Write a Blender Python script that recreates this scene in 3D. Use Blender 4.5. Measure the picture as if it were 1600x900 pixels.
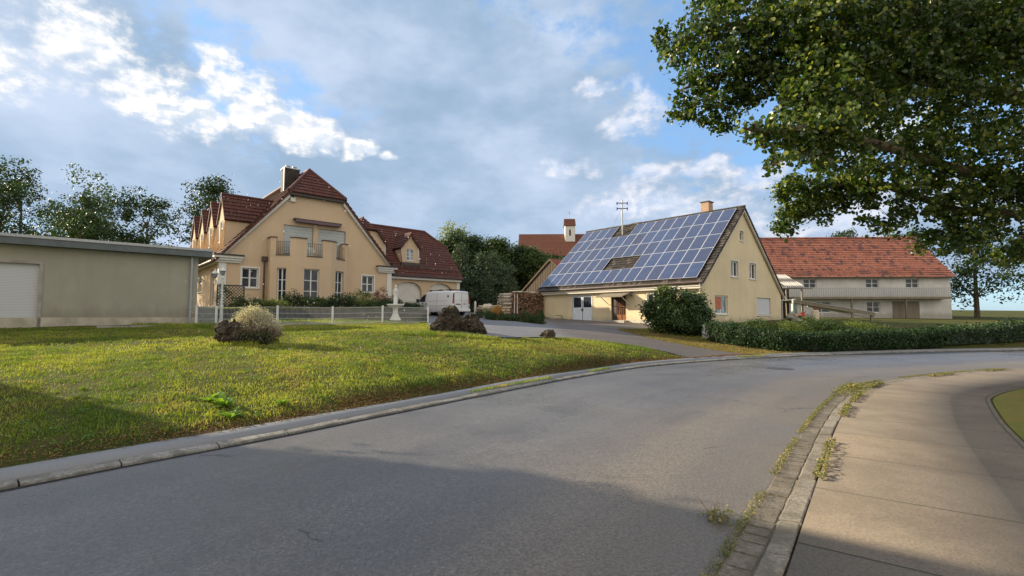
import bpy, math, random
import numpy as np
from math import radians, pi, sin, cos
for o in list(bpy.data.objects): bpy.data.objects.remove(o)
SC = bpy.context.scene
COL = SC.collection
R0 = random.Random(7)
NP = np.random.default_rng(11)

# ------------------------------------------------------------------ camera
cd = bpy.data.cameras.new('camera'); cam = bpy.data.objects.new('camera', cd); COL.objects.link(cam)
cd.sensor_width = 36; cd.lens = 36*750/1600; cd.clip_start = .05; cd.clip_end = 3000
cam.location = (0, 0, 1.6); cam.rotation_euler = (radians(90)+math.atan(44/750), 0, 0)
SC.camera = cam
SC.view_settings.view_transform = 'Standard'; SC.view_settings.look = 'None'
SC.view_settings.exposure = 0.92; SC.view_settings.gamma = 1; SC.view_settings.use_curve_mapping = False

# ------------------------------------------------------------------ sun
EL = 21.5; SH = (-.95, .31)
SN = math.hypot(*SH); SH = (SH[0]/SN, SH[1]/SN)
sd = bpy.data.lights.new('sun', 'SUN'); sun = bpy.data.objects.new('sun', sd); COL.objects.link(sun)
sd.energy = 5.0; sd.angle = radians(.5); sd.color = (1, .86, .64)
from mathutils import Vector, Matrix
sdir = Vector((SH[0]*cos(radians(EL)), SH[1]*cos(radians(EL)), sin(radians(EL))))
sun.rotation_euler = (-sdir).to_track_quat('-Z', 'Y').to_euler()
sun.location = (-30, 12, 20)

# ------------------------------------------------------------------ world: sky and clouds by direction
W = bpy.data.worlds.new('World'); SC.world = W; W.use_nodes = True
wt = W.node_tree; wt.nodes.clear()
class G:
    """tiny node helper"""
    def __init__(s, t): s.t = t
    def n(s, typ, **k):
        nd = s.t.nodes.new(typ)
        for a, b in k.items(): setattr(nd, a, b)
        return nd
    def put(s, sock, v):
        if isinstance(v, bpy.types.NodeSocket): s.t.links.new(v, sock)
        elif v is not None:
            try: sock.default_value = v
            except Exception: sock.default_value = tuple(v)+(1,)
    def m(s, op, a, b=None, c=None, clamp=False):
        nd = s.n('ShaderNodeMath', operation=op, use_clamp=clamp)
        for i, v in enumerate((a, b, c)):
            if v is not None: s.put(nd.inputs[i], v)
        return nd.outputs[0]
    def v(s, op, a, b=None, out=0):
        nd = s.n('ShaderNodeVectorMath', operation=op)
        s.put(nd.inputs[0], a)
        if b is not None: s.put(nd.inputs[1], b)
        return nd.outputs['Value'] if op in ('LENGTH', 'DOT_PRODUCT', 'DISTANCE') else nd.outputs[0]
    def mix(s, f, a, b, bt='MIX'):
        nd = s.n('ShaderNodeMix', data_type='RGBA', blend_type=bt)
        s.put(nd.inputs[0], f)
        for i, v in ((6, a), (7, b)):
            if not isinstance(v, bpy.types.NodeSocket): v = tuple(v)[:3]+(1,)
            s.put(nd.inputs[i], v)
        return nd.outputs[2]
    def ramp(s, f, lo, hi, a=0., b=1.):
        nd = s.n('ShaderNodeMapRange', interpolation_type='SMOOTHSTEP'); nd.clamp = True
        s.put(nd.inputs[0], f)
        for i, v in ((1, lo), (2, hi), (3, a), (4, b)): s.put(nd.inputs[i], v)
        return nd.outputs[0]
    def noise(s, vec, scale, detail=4., rough=.55, dist=0., col=False):
        nd = s.n('ShaderNodeTexNoise'); 
        if vec is not None: s.put(nd.inputs['Vector'], vec)
        nd.inputs['Scale'].default_value = scale; nd.inputs['Detail'].default_value = detail
        nd.inputs['Roughness'].default_value = rough; nd.inputs['Distortion'].default_value = dist
        return nd.outputs['Color' if col else 'Fac']
    def sep(s, vec): nd = s.n('ShaderNodeSeparateXYZ'); s.put(nd.inputs[0], vec); return nd.outputs
    def comb(s, x, y, z=0.):
        nd = s.n('ShaderNodeCombineXYZ')
        for i, v in enumerate((x, y, z)): s.put(nd.inputs[i], v)
        return nd.outputs[0]
g = G(wt)
sky = g.n('ShaderNodeTexSky', sky_type='NISHITA'); sky.sun_disc = False
sky.sun_elevation = radians(EL); sky.sun_rotation = math.atan2(SH[0], SH[1])
sky.air_density = 1.0; sky.dust_density = .6; sky.ozone_density = 2.0
d = g.n('ShaderNodeTexCoord').outputs['Generated']
X, Y, Z = g.sep(d)
az = g.m('MULTIPLY', g.m('ARCTAN2', X, Y), 57.2958)
el = g.m('MULTIPLY', g.m('ARCSINE', Z), 57.2958)
pos = g.comb(az, el, 0.)
ragged = g.noise(g.v('MULTIPLY', pos, (.85, 1.25, 1)), .27, 9, .60)                     # billows
ragged2 = g.noise(g.v('MULTIPLY', g.v('ADD', pos, (-.55, .5, 0)), (.85, 1.25, 1)), .27, 9, .60)   # the same field a step towards the sun
wob = g.v('MULTIPLY', g.v('SUBTRACT', g.noise(pos, .22, 3, .5, col=True), (.5, .5, .5)), (7., 3.6, 0))
posw = g.v('ADD', pos, wob)
def blobs(lst, p=posw, k=1.0):
    out = None
    for a, e, ra, re in lst:
        L = g.v('LENGTH', g.v('MULTIPLY', g.v('SUBTRACT', p, (a, e, 0)), (1/(ra*k), 1/(re*k), 0)))
        f = g.m('SUBTRACT', 1.0, L)
        out = f if out is None else g.m('SMOOTH_MAX', out, f, .35)
    return out
LEFTC = [(-33.1, 24.6, 2.6, 2.0), (-31.6, 22.7, 3.4, 2.8), (-33.6, 19.6, 3.4, 2.6), (-28.6, 20.6, 3.6, 3.0), (-25.2, 20.2, 3.4, 2.6), (-21.9, 19.8, 3.0, 2.2),
         (-18.4, 18.9, 2.0, 1.2), (-15.2, 18.3, 2.0, .7), (-38, 21, 4.5, 3.2), (-43, 24, 6, 4), (-50, 20, 7, 4)]
RIGHTC = [(10.2, 25.9, 2.8, 1.3), (14.2, 25.8, 2.0, 1.1), (16.0, 24.0, 3.2, 1.8), (14.2, 21.5, 3.6, 1.7), (15.2, 15.9, 5.0, 1.7), (21.5, 16.0, 3.6, 1.2), (26.8, 14.5, 4.2, 1.7),
          (18.0, 12.9, 7.0, 2.6), (12.2, 12.4, 5.0, 2.2), (24.6, 10.8, 7, 3.0), (38, 17, 7, 3), (44, 25, 6, 4), (6.2, 17.5, 4, 1.5), (35, 9, 9, 3)]
DECK = [(-4, 24, 22, 13), (-14, 29, 22, 8), (2, 13, 24, 12), (-18, 13, 24, 12), (-34, 12, 18, 10), (7, 22, 9, 7), (12, 12, 16, 6), (24, 9, 18, 7), (-20, 31, 18, 6), (-50, 20, 22, 22), (0, 44, 40, 14), (40, 8, 16, 6),
        (-120, 25, 60, 30), (120, 30, 60, 30)]
def cumulus(lst, amp, thr, soft):
    b = blobs(lst)
    v_ = g.m('ADD', b, g.m('MULTIPLY', g.m('SUBTRACT', ragged, .5), amp))
    return b, g.ramp(v_, thr, thr+soft)
bl, cl = cumulus(LEFTC, 2.0, -.02, .7)
br, cr = cumulus(RIGHTC, 2.2, -.05, 1.05)
bd = blobs(DECK)
deck = g.ramp(g.m('ADD', bd, g.m('MULTIPLY', g.m('SUBTRACT', ragged, .5), 1.6)), -.12, .42)
# edges turned to the sun are bright, undersides grey
lit = g.ramp(g.m('SUBTRACT', ragged, ragged2), -.10, .10)
thin = g.ramp(g.noise(g.v('MULTIPLY', pos, (1., 1.9, 1)), .048, 5, .56), .36, .68)
sunK = 1.0
skyc = g.mix(1.0, sky.outputs[0], (.95, 1.18, 1.42), 'MULTIPLY')
c0 = g.mix(.45, skyc, (2.3, 3.9, 6.0))
deckc = g.mix(thin, (2.05, 2.85, 3.85), (3.65, 4.3, 5.4))
c1 = g.mix(g.m('MULTIPLY', deck, .97), c0, deckc)
whiteL = g.mix(lit, (3.9, 4.5, 5.3), (7.2, 6.9, 6.6))
whiteR = g.mix(lit, (3.8, 4.3, 5.4), (6.7, 6.4, 6.5))
# cloud bodies grey towards their lower middle
coreR = g.ramp(br, .25, .8)
whiteR = g.mix(g.m('MULTIPLY', coreR, .62), whiteR, (3.7, 4.4, 5.6))
coreL = g.ramp(bl, .45, 1.0)
whiteL = g.mix(g.m('MULTIPLY', coreL, .5), whiteL, (4.6, 5.0, 5.6))
c2 = g.mix(g.m('MULTIPLY', cr, .85), c1, whiteR)
c3 = g.mix(cl, c2, whiteL)
# unseen bright cloud, added behind the viewer to lift the shaded facades
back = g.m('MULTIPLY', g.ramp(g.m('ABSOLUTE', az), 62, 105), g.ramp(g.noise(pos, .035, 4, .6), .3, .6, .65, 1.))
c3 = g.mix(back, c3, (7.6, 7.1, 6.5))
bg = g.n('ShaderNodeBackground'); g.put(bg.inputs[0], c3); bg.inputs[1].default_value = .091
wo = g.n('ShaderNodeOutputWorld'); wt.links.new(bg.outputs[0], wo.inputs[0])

# ------------------------------------------------------------------ builders
def tag(o, label=None, cat=None, group=None, kind=None):
    if label: o['label'] = label
    if cat: o['category'] = cat
    if group: o['group'] = group
    if kind: o['kind'] = kind
    return o
def empty(name, loc=(0, 0, 0), rz=0., label=None, cat=None, group=None):
    o = bpy.data.objects.new(name, None); COL.objects.link(o)
    o.location = loc; o.rotation_euler = (0, 0, rz); o.empty_display_size = .2
    return tag(o, label, cat, group)
def copy_tree(o, parent=None):
    c = o.copy(); COL.objects.link(c); c.parent = parent
    for ch in o.children: copy_tree(ch, c)
    return c
def link(name, me, mats, parent=None):
    for m in (mats if isinstance(mats, (list, tuple)) else [mats]): me.materials.append(m)
    o = bpy.data.objects.new(name, me); COL.objects.link(o); o.parent = parent
    return o
def base_z(o):
    z = 0
    while o is not None: z += o.location.z; o = o.parent
    return z
def base_xy(o):
    """unrotated things are modelled in world coordinates: their base is taken off again"""
    while o.parent is not None: o = o.parent
    return (o.location.x, o.location.y) if o.rotation_euler.z == 0 else (0, 0)
def auto_uv(me):
    n = len(me.loops)
    if n == 0: return
    co = np.empty(len(me.vertices)*3, 'f'); me.vertices.foreach_get('co', co); co = co.reshape(-1, 3)
    li = np.empty(n, 'i'); me.loops.foreach_get('vertex_index', li)
    pn = np.empty(len(me.polygons)*3, 'f'); me.polygons.foreach_get('normal', pn); pn = pn.reshape(-1, 3)
    lt = np.empty(len(me.polygons), 'i'); me.polygons.foreach_get('loop_total', lt)
    nl = np.repeat(pn, lt, axis=0)
    h = np.stack([-nl[:, 1], nl[:, 0], np.zeros(n)], 1); L = np.linalg.norm(h, axis=1)
    flat = L < .05
    h[flat] = (1, 0, 0); L[flat] = 1; h /= L[:, None]
    b = np.cross(nl, h); P = co[li]
    uv = np.stack([(P*h).sum(1), (P*b).sum(1)], 1).astype('f')
    ul = me.uv_layers.new(name='UVMap'); ul.data.foreach_set('uv', uv.ravel())
class MB:
    def __init__(s, xf=None): s.v = []; s.f = []; s.mi = []; s.xf = xf; s.cur = 0
    def add(s, vs, fs):
        k = len(s.v)
        s.v += [tuple(s.xf(*p)) if s.xf else tuple(p) for p in vs]
        s.f += [tuple(i+k for i in f) for f in fs]; s.mi += [s.cur]*len(fs)
        return s
    def poly(s, pts): return s.add(pts, [tuple(range(len(pts)))])
    def box(s, x0, x1, y0, y1, z0, z1):
        vs = [(x0, y0, z0), (x1, y0, z0), (x1, y1, z0), (x0, y1, z0), (x0, y0, z1), (x1, y0, z1), (x1, y1, z1), (x0, y1, z1)]
        return s.add(vs, [(0, 3, 2, 1), (4, 5, 6, 7), (0, 1, 5, 4), (1, 2, 6, 5), (2, 3, 7, 6), (3, 0, 4, 7)])
    def prism(s, pts, vec):
        n = len(pts); q = [tuple(a+b for a, b in zip(p, vec)) for p in pts]
        return s.add(list(pts)+q, [tuple(range(n))[::-1], tuple(range(n, 2*n))]+[(i, (i+1) % n, n+(i+1) % n, n+i) for i in range(n)])
    def tube(s, p0, p1, r0, r1=None, n=8, cap=True):
        r1 = r0 if r1 is None else r1
        a, b = Vector(p0), Vector(p1); d_ = (b-a)
        if d_.length < 1e-6: return s
        q = d_.to_track_quat('Z', 'Y'); vs = []
        for c_, r in ((a, r0), (b, r1)):
            for i in range(n): vs.append(tuple(c_+q @ Vector((r*cos(2*pi*i/n), r*sin(2*pi*i/n), 0))))
        fs = [(i, (i+1) % n, n+(i+1) % n, n+i) for i in range(n)]
        if cap: fs += [tuple(range(n))[::-1], tuple(range(n, 2*n))]
        return s.add(vs, fs)
    def path(s, pts, r, n=8):
        for i in range(len(pts)-1):
            ra = r[i] if isinstance(r, (list, tuple)) else r; rb = r[i+1] if isinstance(r, (list, tuple)) else r
            s.tube(pts[i], pts[i+1], ra, rb, n)
        return s
    def bar(s, p0, p1, w, h):
        """rectangular bar between two points, w across, h up"""
        a, b = Vector(p0), Vector(p1); d_ = (b-a).normalized(); side = d_.cross(Vector((0, 0, 1)))
        side = side.normalized() if side.length > 1e-4 else Vector((1, 0, 0)); up = side.cross(d_)
        vs = [tuple(c_+side*sx*w/2+up*sz*h/2) for c_ in (a, b) for sx, sz in ((-1, -1), (1, -1), (1, 1), (-1, 1))]
        return s.add(vs, [(0, 1, 2, 3), (7, 6, 5, 4), (0, 4, 5, 1), (1, 5, 6, 2), (2, 6, 7, 3), (3, 7, 4, 0)])
    def lathe(s, prof, c=(0, 0, 0), n=20):
        vs = [(c[0]+r*cos(2*pi*i/n), c[1]+r*sin(2*pi*i/n), c[2]+z) for r, z in prof for i in range(n)]
        fs = [(k*n+i, k*n+(i+1) % n, (k+1)*n+(i+1) % n, (k+1)*n+i) for k in range(len(prof)-1) for i in range(n)]
        fs += [tuple(range(n))[::-1], tuple((len(prof)-1)*n+i for i in range(n))]
        return s.add(vs, fs)
    def build(s, name, mats, parent=None, smooth=False, absz=True, bevel=0., fix=True):
        zb = base_z(parent) if (parent is not None and absz) else 0
        me = bpy.data.meshes.new(name)
        xb, yb = base_xy(parent) if (parent is not None and absz) else (0, 0)
        me.from_pydata([(x-xb, y-yb, z-zb) for x, y, z in s.v], [], s.f)
        me.polygons.foreach_set('material_index', s.mi)
        if smooth: me.polygons.foreach_set('use_smooth', [True]*len(s.f))
        me.update(); auto_uv(me)
        o = link(name, me, mats, parent)
        if fix:
            import bmesh
            bm = bmesh.new(); bm.from_mesh(me); bmesh.ops.recalc_face_normals(bm, faces=bm.faces); bm.to_mesh(me); bm.free()
        if bevel:
            b = o.modifiers.new('bevel', 'BEVEL'); b.width = bevel; b.segments = 2; b.limit_method = 'ANGLE'
        return o
def mesh_arr(name, V, F, smooth=False, cols=None):
    """fast mesh from arrays; F is (m,3) or (m,4)"""
    me = bpy.data.meshes.new(name); V = np.asarray(V, 'f'); F = np.asarray(F, 'i')
    me.vertices.add(len(V)); me.vertices.foreach_set('co', V.ravel())
    me.loops.add(F.size); me.loops.foreach_set('vertex_index', F.ravel())
    me.polygons.add(len(F)); me.polygons.foreach_set('loop_start', np.arange(len(F), dtype='i')*F.shape[1])
    me.polygons.foreach_set('loop_total', np.full(len(F), F.shape[1], 'i'))
    if smooth: me.polygons.foreach_set('use_smooth', np.ones(len(F), bool))
    me.update(calc_edges=True)
    return me

# ------------------------------------------------------------------ materials
def mat(name, col=(.5, .5, .5), rough=.7, metal=0., fn=None, spec=.5):
    m = bpy.data.materials.new(name); m.use_nodes = True
    t = m.node_tree; p = t.nodes['Principled BSDF']
    p.inputs['Base Color'].default_value = tuple(col)+(1,); p.inputs['Roughness'].default_value = rough
    p.inputs['Metallic'].default_value = metal; p.inputs['Specular IOR Level'].default_value = spec
    if fn: fn(G(t), p)
    return m
def uvco(g): return g.n('ShaderNodeTexCoord').outputs['UV']
def obco(g): return g.n('ShaderNodeTexCoord').outputs['Object']
def bump(g, p, h, strength=.3, dist=.02):
    b = g.n('ShaderNodeBump'); b.inputs['Strength'].default_value = strength; b.inputs['Distance'].default_value = dist
    g.put(b.inputs['Height'], h); g.put(p.inputs['Normal'], b.outputs[0]); return b
def stucco(name, col, var=.10, stain=.22, bs=.35):
    def f(g, p):
        o = obco(g)
        big = g.noise(o, .45, 4, .6); fine = g.noise(o, 28, 3, .7)
        streak = g.noise(g.v('MULTIPLY', o, (2.2, 2.2, .22)), 1.2, 5, .65)
        c = g.mix(g.ramp(big, .3, .7), tuple(x*(1-var) for x in col), tuple(min(1, x*(1+var*.6)) for x in col))
        c = g.mix(g.m('MULTIPLY', g.ramp(streak, .5, .78), stain), c, tuple(x*.62 for x in col))
        c = g.mix(g.m('MULTIPLY', fine, .12), c, tuple(x*.7 for x in col))
        low = g.ramp(g.m('ADD', g.sep(o)[2], g.m('MULTIPLY', g.noise(g.v('MULTIPLY', o, (1.5, 1.5, .5)), 1.6, 5, .65), 1.1)), .75, 1.35, .5, 0.)
        c = g.mix(low, c, (.20, .17, .12))
        g.put(p.inputs['Base Color'], c); bump(g, p, g.noise(o, 60, 4, .7), bs, .01)
    return mat(name, col, .92, fn=f, spec=.2)
def plain(name, col, rough=.6, var=.15, scale=4, metal=0., bs=.1, spec=.5):
    def f(g, p):
        o = obco(g); n = g.noise(o, scale, 5, .6)
        g.put(p.inputs['Base Color'], g.mix(g.ramp(n, .25, .75), tuple(x*(1-var) for x in col), tuple(min(1, x*(1+var)) for x in col)))
        g.put(p.inputs['Roughness'], g.ramp(g.noise(o, scale*2.3, 3), .2, .8, rough*.85, min(1, rough*1.12)))
        if bs: bump(g, p, g.noise(o, scale*8, 3), bs, .01)
    return mat(name, col, rough, metal, f, spec)
def tiles(name, ca, cb, cm, w=.22, h=.34, off=.5, odd=None, rough=.75, bs=.8):
    def f(g, p):
        uv = uvco(g); b = g.n('ShaderNodeTexBrick'); g.put(b.inputs['Vector'], uv)
        b.offset = off; b.inputs['Scale'].default_value = 1; b.inputs['Brick Width'].default_value = w; b.inputs['Row Height'].default_value = h
        b.inputs['Mortar Size'].default_value = .022; b.inputs['Mortar Smooth'].default_value = .8; b.inputs['Bias'].default_value = 0
        b.inputs['Color1'].default_value = tuple(ca)+(1,); b.inputs['Color2'].default_value = tuple(cb)+(1,); b.inputs['Mortar'].default_value = tuple(cm)+(1,)
        n = g.noise(uv, .5, 5, .65); c = g.mix(g.m('MULTIPLY', g.ramp(n, .45, .75), .45), b.outputs['Color'], tuple(x*.45 for x in ca))
        n2 = g.noise(uv, 9, 3, .6); c = g.mix(g.m('MULTIPLY', g.ramp(n2, .4, .7), .3), c, tuple(x*.6 for x in cb))
        if odd:
            cell = g.n('ShaderNodeTexWhiteNoise', noise_dimensions='2D')
            X_, Y_, _ = g.sep(uv); row = g.m('FLOOR', g.m('DIVIDE', Y_, h))
            xs = g.m('ADD', g.m('DIVIDE', X_, w), g.m('MULTIPLY', g.m('MODULO', row, 2.0), off))
            g.put(cell.inputs['Vector'], g.comb(g.m('FLOOR', xs), row))
            patch = g.ramp(g.noise(uv, 1.3, 3, .6), .35, .65, 0., .13)
            c = g.mix(g.m('GREATER_THAN', g.m('ADD', cell.outputs['Value'], patch), .90), c, odd)
        g.put(p.inputs['Base Color'], c)
        # rounded tile profile
        X_, Y_, _ = g.sep(uv)
        wv = g.m('ABSOLUTE', g.m('SINE', g.m('MULTIPLY', X_, pi/w)))
        bump(g, p, g.m('ADD', g.m('MULTIPLY', wv, .6), g.m('MULTIPLY', n2, .25)), bs, .03)
    return mat(name, ca, rough, fn=f, spec=.35)
def glass_mat(name, col=(.03, .035, .045), rough=.06):
    def f(g, p):
        o = obco(g); n = g.noise(o, 1.7, 2, .5)
        g.put(p.inputs['Base Color'], g.mix(g.ramp(n, .35, .7), col, tuple(x*3.2 for x in col)))
        bump(g, p, g.noise(o, 1.1, 1), .12, .05)
    return mat(name, col, rough, fn=f, spec=.42)
def leaf_mat(name, a, b, dead=None, rough=.45, trans=.35, spec=.45, sc=.5, dfrac=.93):
    def f(g, p):
        geo = g.n('ShaderNodeNewGeometry'); r = geo.outputs['Random Per Island']
        c = g.mix(r, a, b)
        if dead: c = g.mix(g.m('GREATER_THAN', r, dfrac), c, dead)  # dead: withered tint; on the linden, painted sunlit highlights
        n = g.noise(g.n('ShaderNodeTexCoord').outputs['Object'], sc, 3, .6)
        c = g.mix(g.m('MULTIPLY', g.ramp(n, .35, .7), .5), c, tuple(x*.72 for x in a))
        g.put(p.inputs['Base Color'], c)
        tr = g.n('ShaderNodeBsdfTranslucent'); g.put(tr.inputs[0], g.mix(1., c, (1.25, 1.35, .6), 'MULTIPLY'))
        mx = g.n('ShaderNodeMixShader'); mx.inputs[0].default_value = trans
        out = [n_ for n_ in g.t.nodes if n_.type == 'OUTPUT_MATERIAL'][0]
        g.t.links.new(p.outputs[0], mx.inputs[1]); g.t.links.new(tr.outputs[0], mx.inputs[2]); g.t.links.new(mx.outputs[0], out.inputs[0])
    return mat(name, a, rough, fn=f, spec=spec)
def wood(name, a, b, w=.16, rough=.85, bs=.6):
    def f(g, p):
        uv = uvco(g); X_, Y_, _ = g.sep(uv)
        k = g.m('FLOOR', g.m('DIVIDE', X_, w)); fr = g.m('FRACT', g.m('DIVIDE', X_, w))
        wn = g.n('ShaderNodeTexWhiteNoise', noise_dimensions='1D'); g.put(wn.inputs['W'], k)
        gr = g.noise(g.v('ADD', g.v('MULTIPLY', uv, (22, 1.2, 1)), g.comb(g.m('MULTIPLY', k, 3.7), 0., 0.)), 1, 6, .7)
        c = g.mix(gr, a, b); c = g.mix(g.m('MULTIPLY', wn.outputs[0], .55), c, tuple(x*.55 for x in a))
        gap = g.m('LESS_THAN', fr, .17); c = g.mix(gap, c, (.01, .008, .006))
        g.put(p.inputs['Base Color'], c); bump(g, p, g.m('SUBTRACT', gr, g.m('MULTIPLY', gap, 2.)), bs, .02)
    return mat(name, a, rough, fn=f, spec=.2)

def grass_mat(name, a, b, yel, brn):
    def f(g, p):
        r = g.n('ShaderNodeNewGeometry').outputs['Random Per Island']; o = obco(g)
        c = g.mix(r, a, b); big = g.noise(o, .33, 3, .6); mid = g.noise(o, 1.5, 4, .65); sm = g.noise(o, 8, 4, .7)
        c = g.mix(g.m('MULTIPLY', g.ramp(big, .40, .62), .75), c, g.mix(r, yel, tuple(x*1.25 for x in yel)))
        c = g.mix(g.m('MULTIPLY', g.ramp(mid, .52, .70), .75), c, g.mix(r, brn, tuple(x*1.5 for x in brn)))
        c = g.mix(g.ramp(sm, .35, .65, .5, 0.), c, tuple(x*.55 for x in a))
        g.put(p.inputs['Base Color'], c)
        tr = g.n('ShaderNodeBsdfTranslucent'); g.put(tr.inputs[0], g.mix(1., c, (1.3, 1.3, .7), 'MULTIPLY')); mx = g.n('ShaderNodeMixShader'); mx.inputs[0].default_value = .4
        out = [n_ for n_ in g.t.nodes if n_.type == 'OUTPUT_MATERIAL'][0]
        g.t.links.new(p.outputs[0], mx.inputs[1]); g.t.links.new(tr.outputs[0], mx.inputs[2]); g.t.links.new(mx.outputs[0], out.inputs[0])
    return mat(name, a, .55, fn=f, spec=.3)
M = {}
M['cream'] = stucco('cream_render', (.67, .56, .37), .09, .3)
M['cream_shed'] = stucco('white_render', (.62, .58, .50), .08, .35)
M['ochre'] = stucco('ochre_render', (.57, .43, .285), .06, .2)
M['trim'] = plain('white_trim', (.62, .62, .58), .6, .06)
M['frame'] = plain('window_frame_paint', (.66, .66, .64), .45, .05, bs=0)
M['glass'] = glass_mat('window_glass', (.012, .015, .02))
M['glass_lit'] = glass_mat('window_glass_curtained', (.10, .11, .12))
M['tile_dark'] = tiles('engobed_roof_tiles', (.140, .046, .028), (.082, .031, .022), (.02, .012, .010))
M['tile_church'] = tiles('old_clay_tiles', (.21, .072, .036), (.155, .055, .030), (.06, .03, .02), .18, .16)
M['tile_red'] = tiles('red_clay_tiles', (.44, .165, .10), (.30, .11, .07), (.08, .035, .025), .42, .36, .5, odd=(.12, .06, .055))
M['tile_brown'] = tiles('brown_concrete_tiles', (.024, .019, .016), (.048, .038, .031), (.004, .003, .003), .24, .33, 0, odd=(.085, .070, .056))
M['ridge_tile'] = plain('ridge_tile', (.085, .026, .018), .7, .25, 3)
M['dark_metal'] = plain('dark_metal', (.035, .028, .026), .5, .2, 3)
M['copper'] = plain('brown_gutter_metal', (.062, .036, .026), .5, .25, 3, spec=.5)
M['galv'] = plain('galvanised_steel', (.36, .37, .37), .42, .12, 8, metal=.4)
M['black'] = plain('black_paint', (.012, .012, .012), .5, .2)
M['concrete'] = plain('concrete', (.33, .31, .28), .9, .22, 2.5, bs=.4)
M['stone_trim'] = plain('weathered_plinth', (.42, .38, .30), .9, .25, 2, bs=.4)
M['door_white'] = plain('white_door_paint', (.62, .66, .72), .5, .08, 3)
M['shutter'] = plain('grey_roller_shutter', (.40, .43, .42), .55, .05, 3, bs=0)
M['awning'] = plain('plum_awning_fabric', (.13, .085, .10), .8, .15, 5)
M['white_stone'] = plain('white_cast_stone', (.62, .61, .57), .8, .12, 5, bs=.3)
def sleeve(g, p):
    X_, Y_, _ = g.sep(uvco(g))
    fr = g.m('FRACT', g.m('DIVIDE', Y_, .055)); g.put(p.inputs['Base Color'], g.mix(g.m('LESS_THAN', fr, .16), (.56, .58, .60), (.28, .29, .30)))
M['slats'] = mat('roller_shutter_slats', (.6, .6, .6), .5, fn=sleeve)
def chevron(g, p):
    # diagonal boards mirrored about the middle of the door
    X_, Y_, _ = g.sep(obco(g)); _x, _y, Z_ = X_, Y_, g.sep(obco(g))[2]
    q = g.m('ADD', g.m('ABSOLUTE', X_), Z_)
    fr = g.m('FRACT', g.m('DIVIDE', q, .19)); line = g.m('LESS_THAN', fr, .14)
    k = g.n('ShaderNodeTexWhiteNoise', noise_dimensions='1D'); g.put(k.inputs['W'], g.m('FLOOR', g.m('DIVIDE', q, .19)))
    c = g.mix(k.outputs[0], (.62, .60, .54), (.72, .70, .64)); g.put(p.inputs['Base Color'], g.mix(line, c, (.26, .24, .20)))
    bump(g, p, g.m('SUBTRACT', 1.0, line), .6, .02)
M['chevron'] = mat('diagonal_garage_boards', (.6, .57, .5), .6, fn=chevron)
def pv(g, p):
    uv = uvco(g); b = g.n('ShaderNodeTexBrick'); g.put(b.inputs['Vector'], uv); b.offset = 0
    b.inputs['Scale'].default_value = 1; b.inputs['Brick Width'].default_value = .158; b.inputs['Row Height'].default_value = .158
    b.inputs['Mortar Size'].default_value = .005; b.inputs['Mortar Smooth'].default_value = .2
    b.inputs['Color1'].default_value = (.034, .048, .105, 1); b.inputs['Color2'].default_value = (.046, .062, .130, 1); b.inputs['Mortar'].default_value = (.12, .14, .19, 1)
    oi = g.n('ShaderNodeObjectInfo'); c = g.mix(g.m('MULTIPLY', oi.outputs['Random'], .5), b.outputs['Color'], (.05, .046, .062))
    g.put(p.inputs['Base Color'], c)
M['pv'] = mat('photovoltaic_cells', (.05, .08, .2), .16, fn=pv, spec=.7)
M['alu'] = plain('anodised_aluminium', (.48, .49, .52), .35, .05, 5, metal=.2, bs=0)
def chimb(g, p):
    b = g.n('ShaderNodeTexBrick'); g.put(b.inputs['Vector'], uvco(g)); b.inputs['Scale'].default_value = 1
    b.inputs['Brick Width'].default_value = .25; b.inputs['Row Height'].default_value = .08; b.inputs['Mortar Size'].default_value = .008
    b.inputs['Color1'].default_value = (.42, .24, .13, 1); b.inputs['Color2'].default_value = (.30, .17, .10, 1); b.inputs['Mortar'].default_value = (.42, .38, .32, 1)
    g.put(p.inputs['Base Color'], b.outputs[0]); bump(g, p, b.outputs[1], -.4, .01)
M['brick'] = mat('chimney_brick', (.4, .25, .15), .9, fn=chimb)
M['slate'] = tiles('chimney_slate', (.035, .028, .026), (.06, .046, .04), (.012, .01, .01), .16, .16, .5)
M['planks'] = wood('weathered_planks', (.14, .105, .078), (.06, .045, .033), .38)
M['doorwood'] = wood('varnished_door', (.30, .12, .045), (.20, .075, .03), .5, .4, .1)
M['timber'] = wood('grey_timber', (.33, .29, .22), (.22, .18, .13), .12)
M['log_end'] = mat('cut_log_ends', (.4, .3, .2), .9, fn=lambda g, p: g.put(p.inputs['Base Color'], g.mix(g.n('ShaderNodeNewGeometry').outputs['Random Per Island'], (.022, .011, .007), (.30, .17, .10))))
M['log_pale'] = mat('split_birch', (.5, .4, .3), .9, fn=lambda g, p: g.put(p.inputs['Base Color'], g.mix(g.n('ShaderNodeNewGeometry').outputs['Random Per Island'], (.30, .22, .14), (.85, .80, .68))))
M['bark'] = plain('bark', (.11, .085, .06), .95, .35, 6, bs=.8, spec=.1)
M['bark_birch'] = plain('birch_bark', (.55, .52, .46), .85, .3, 5, bs=.3)
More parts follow.
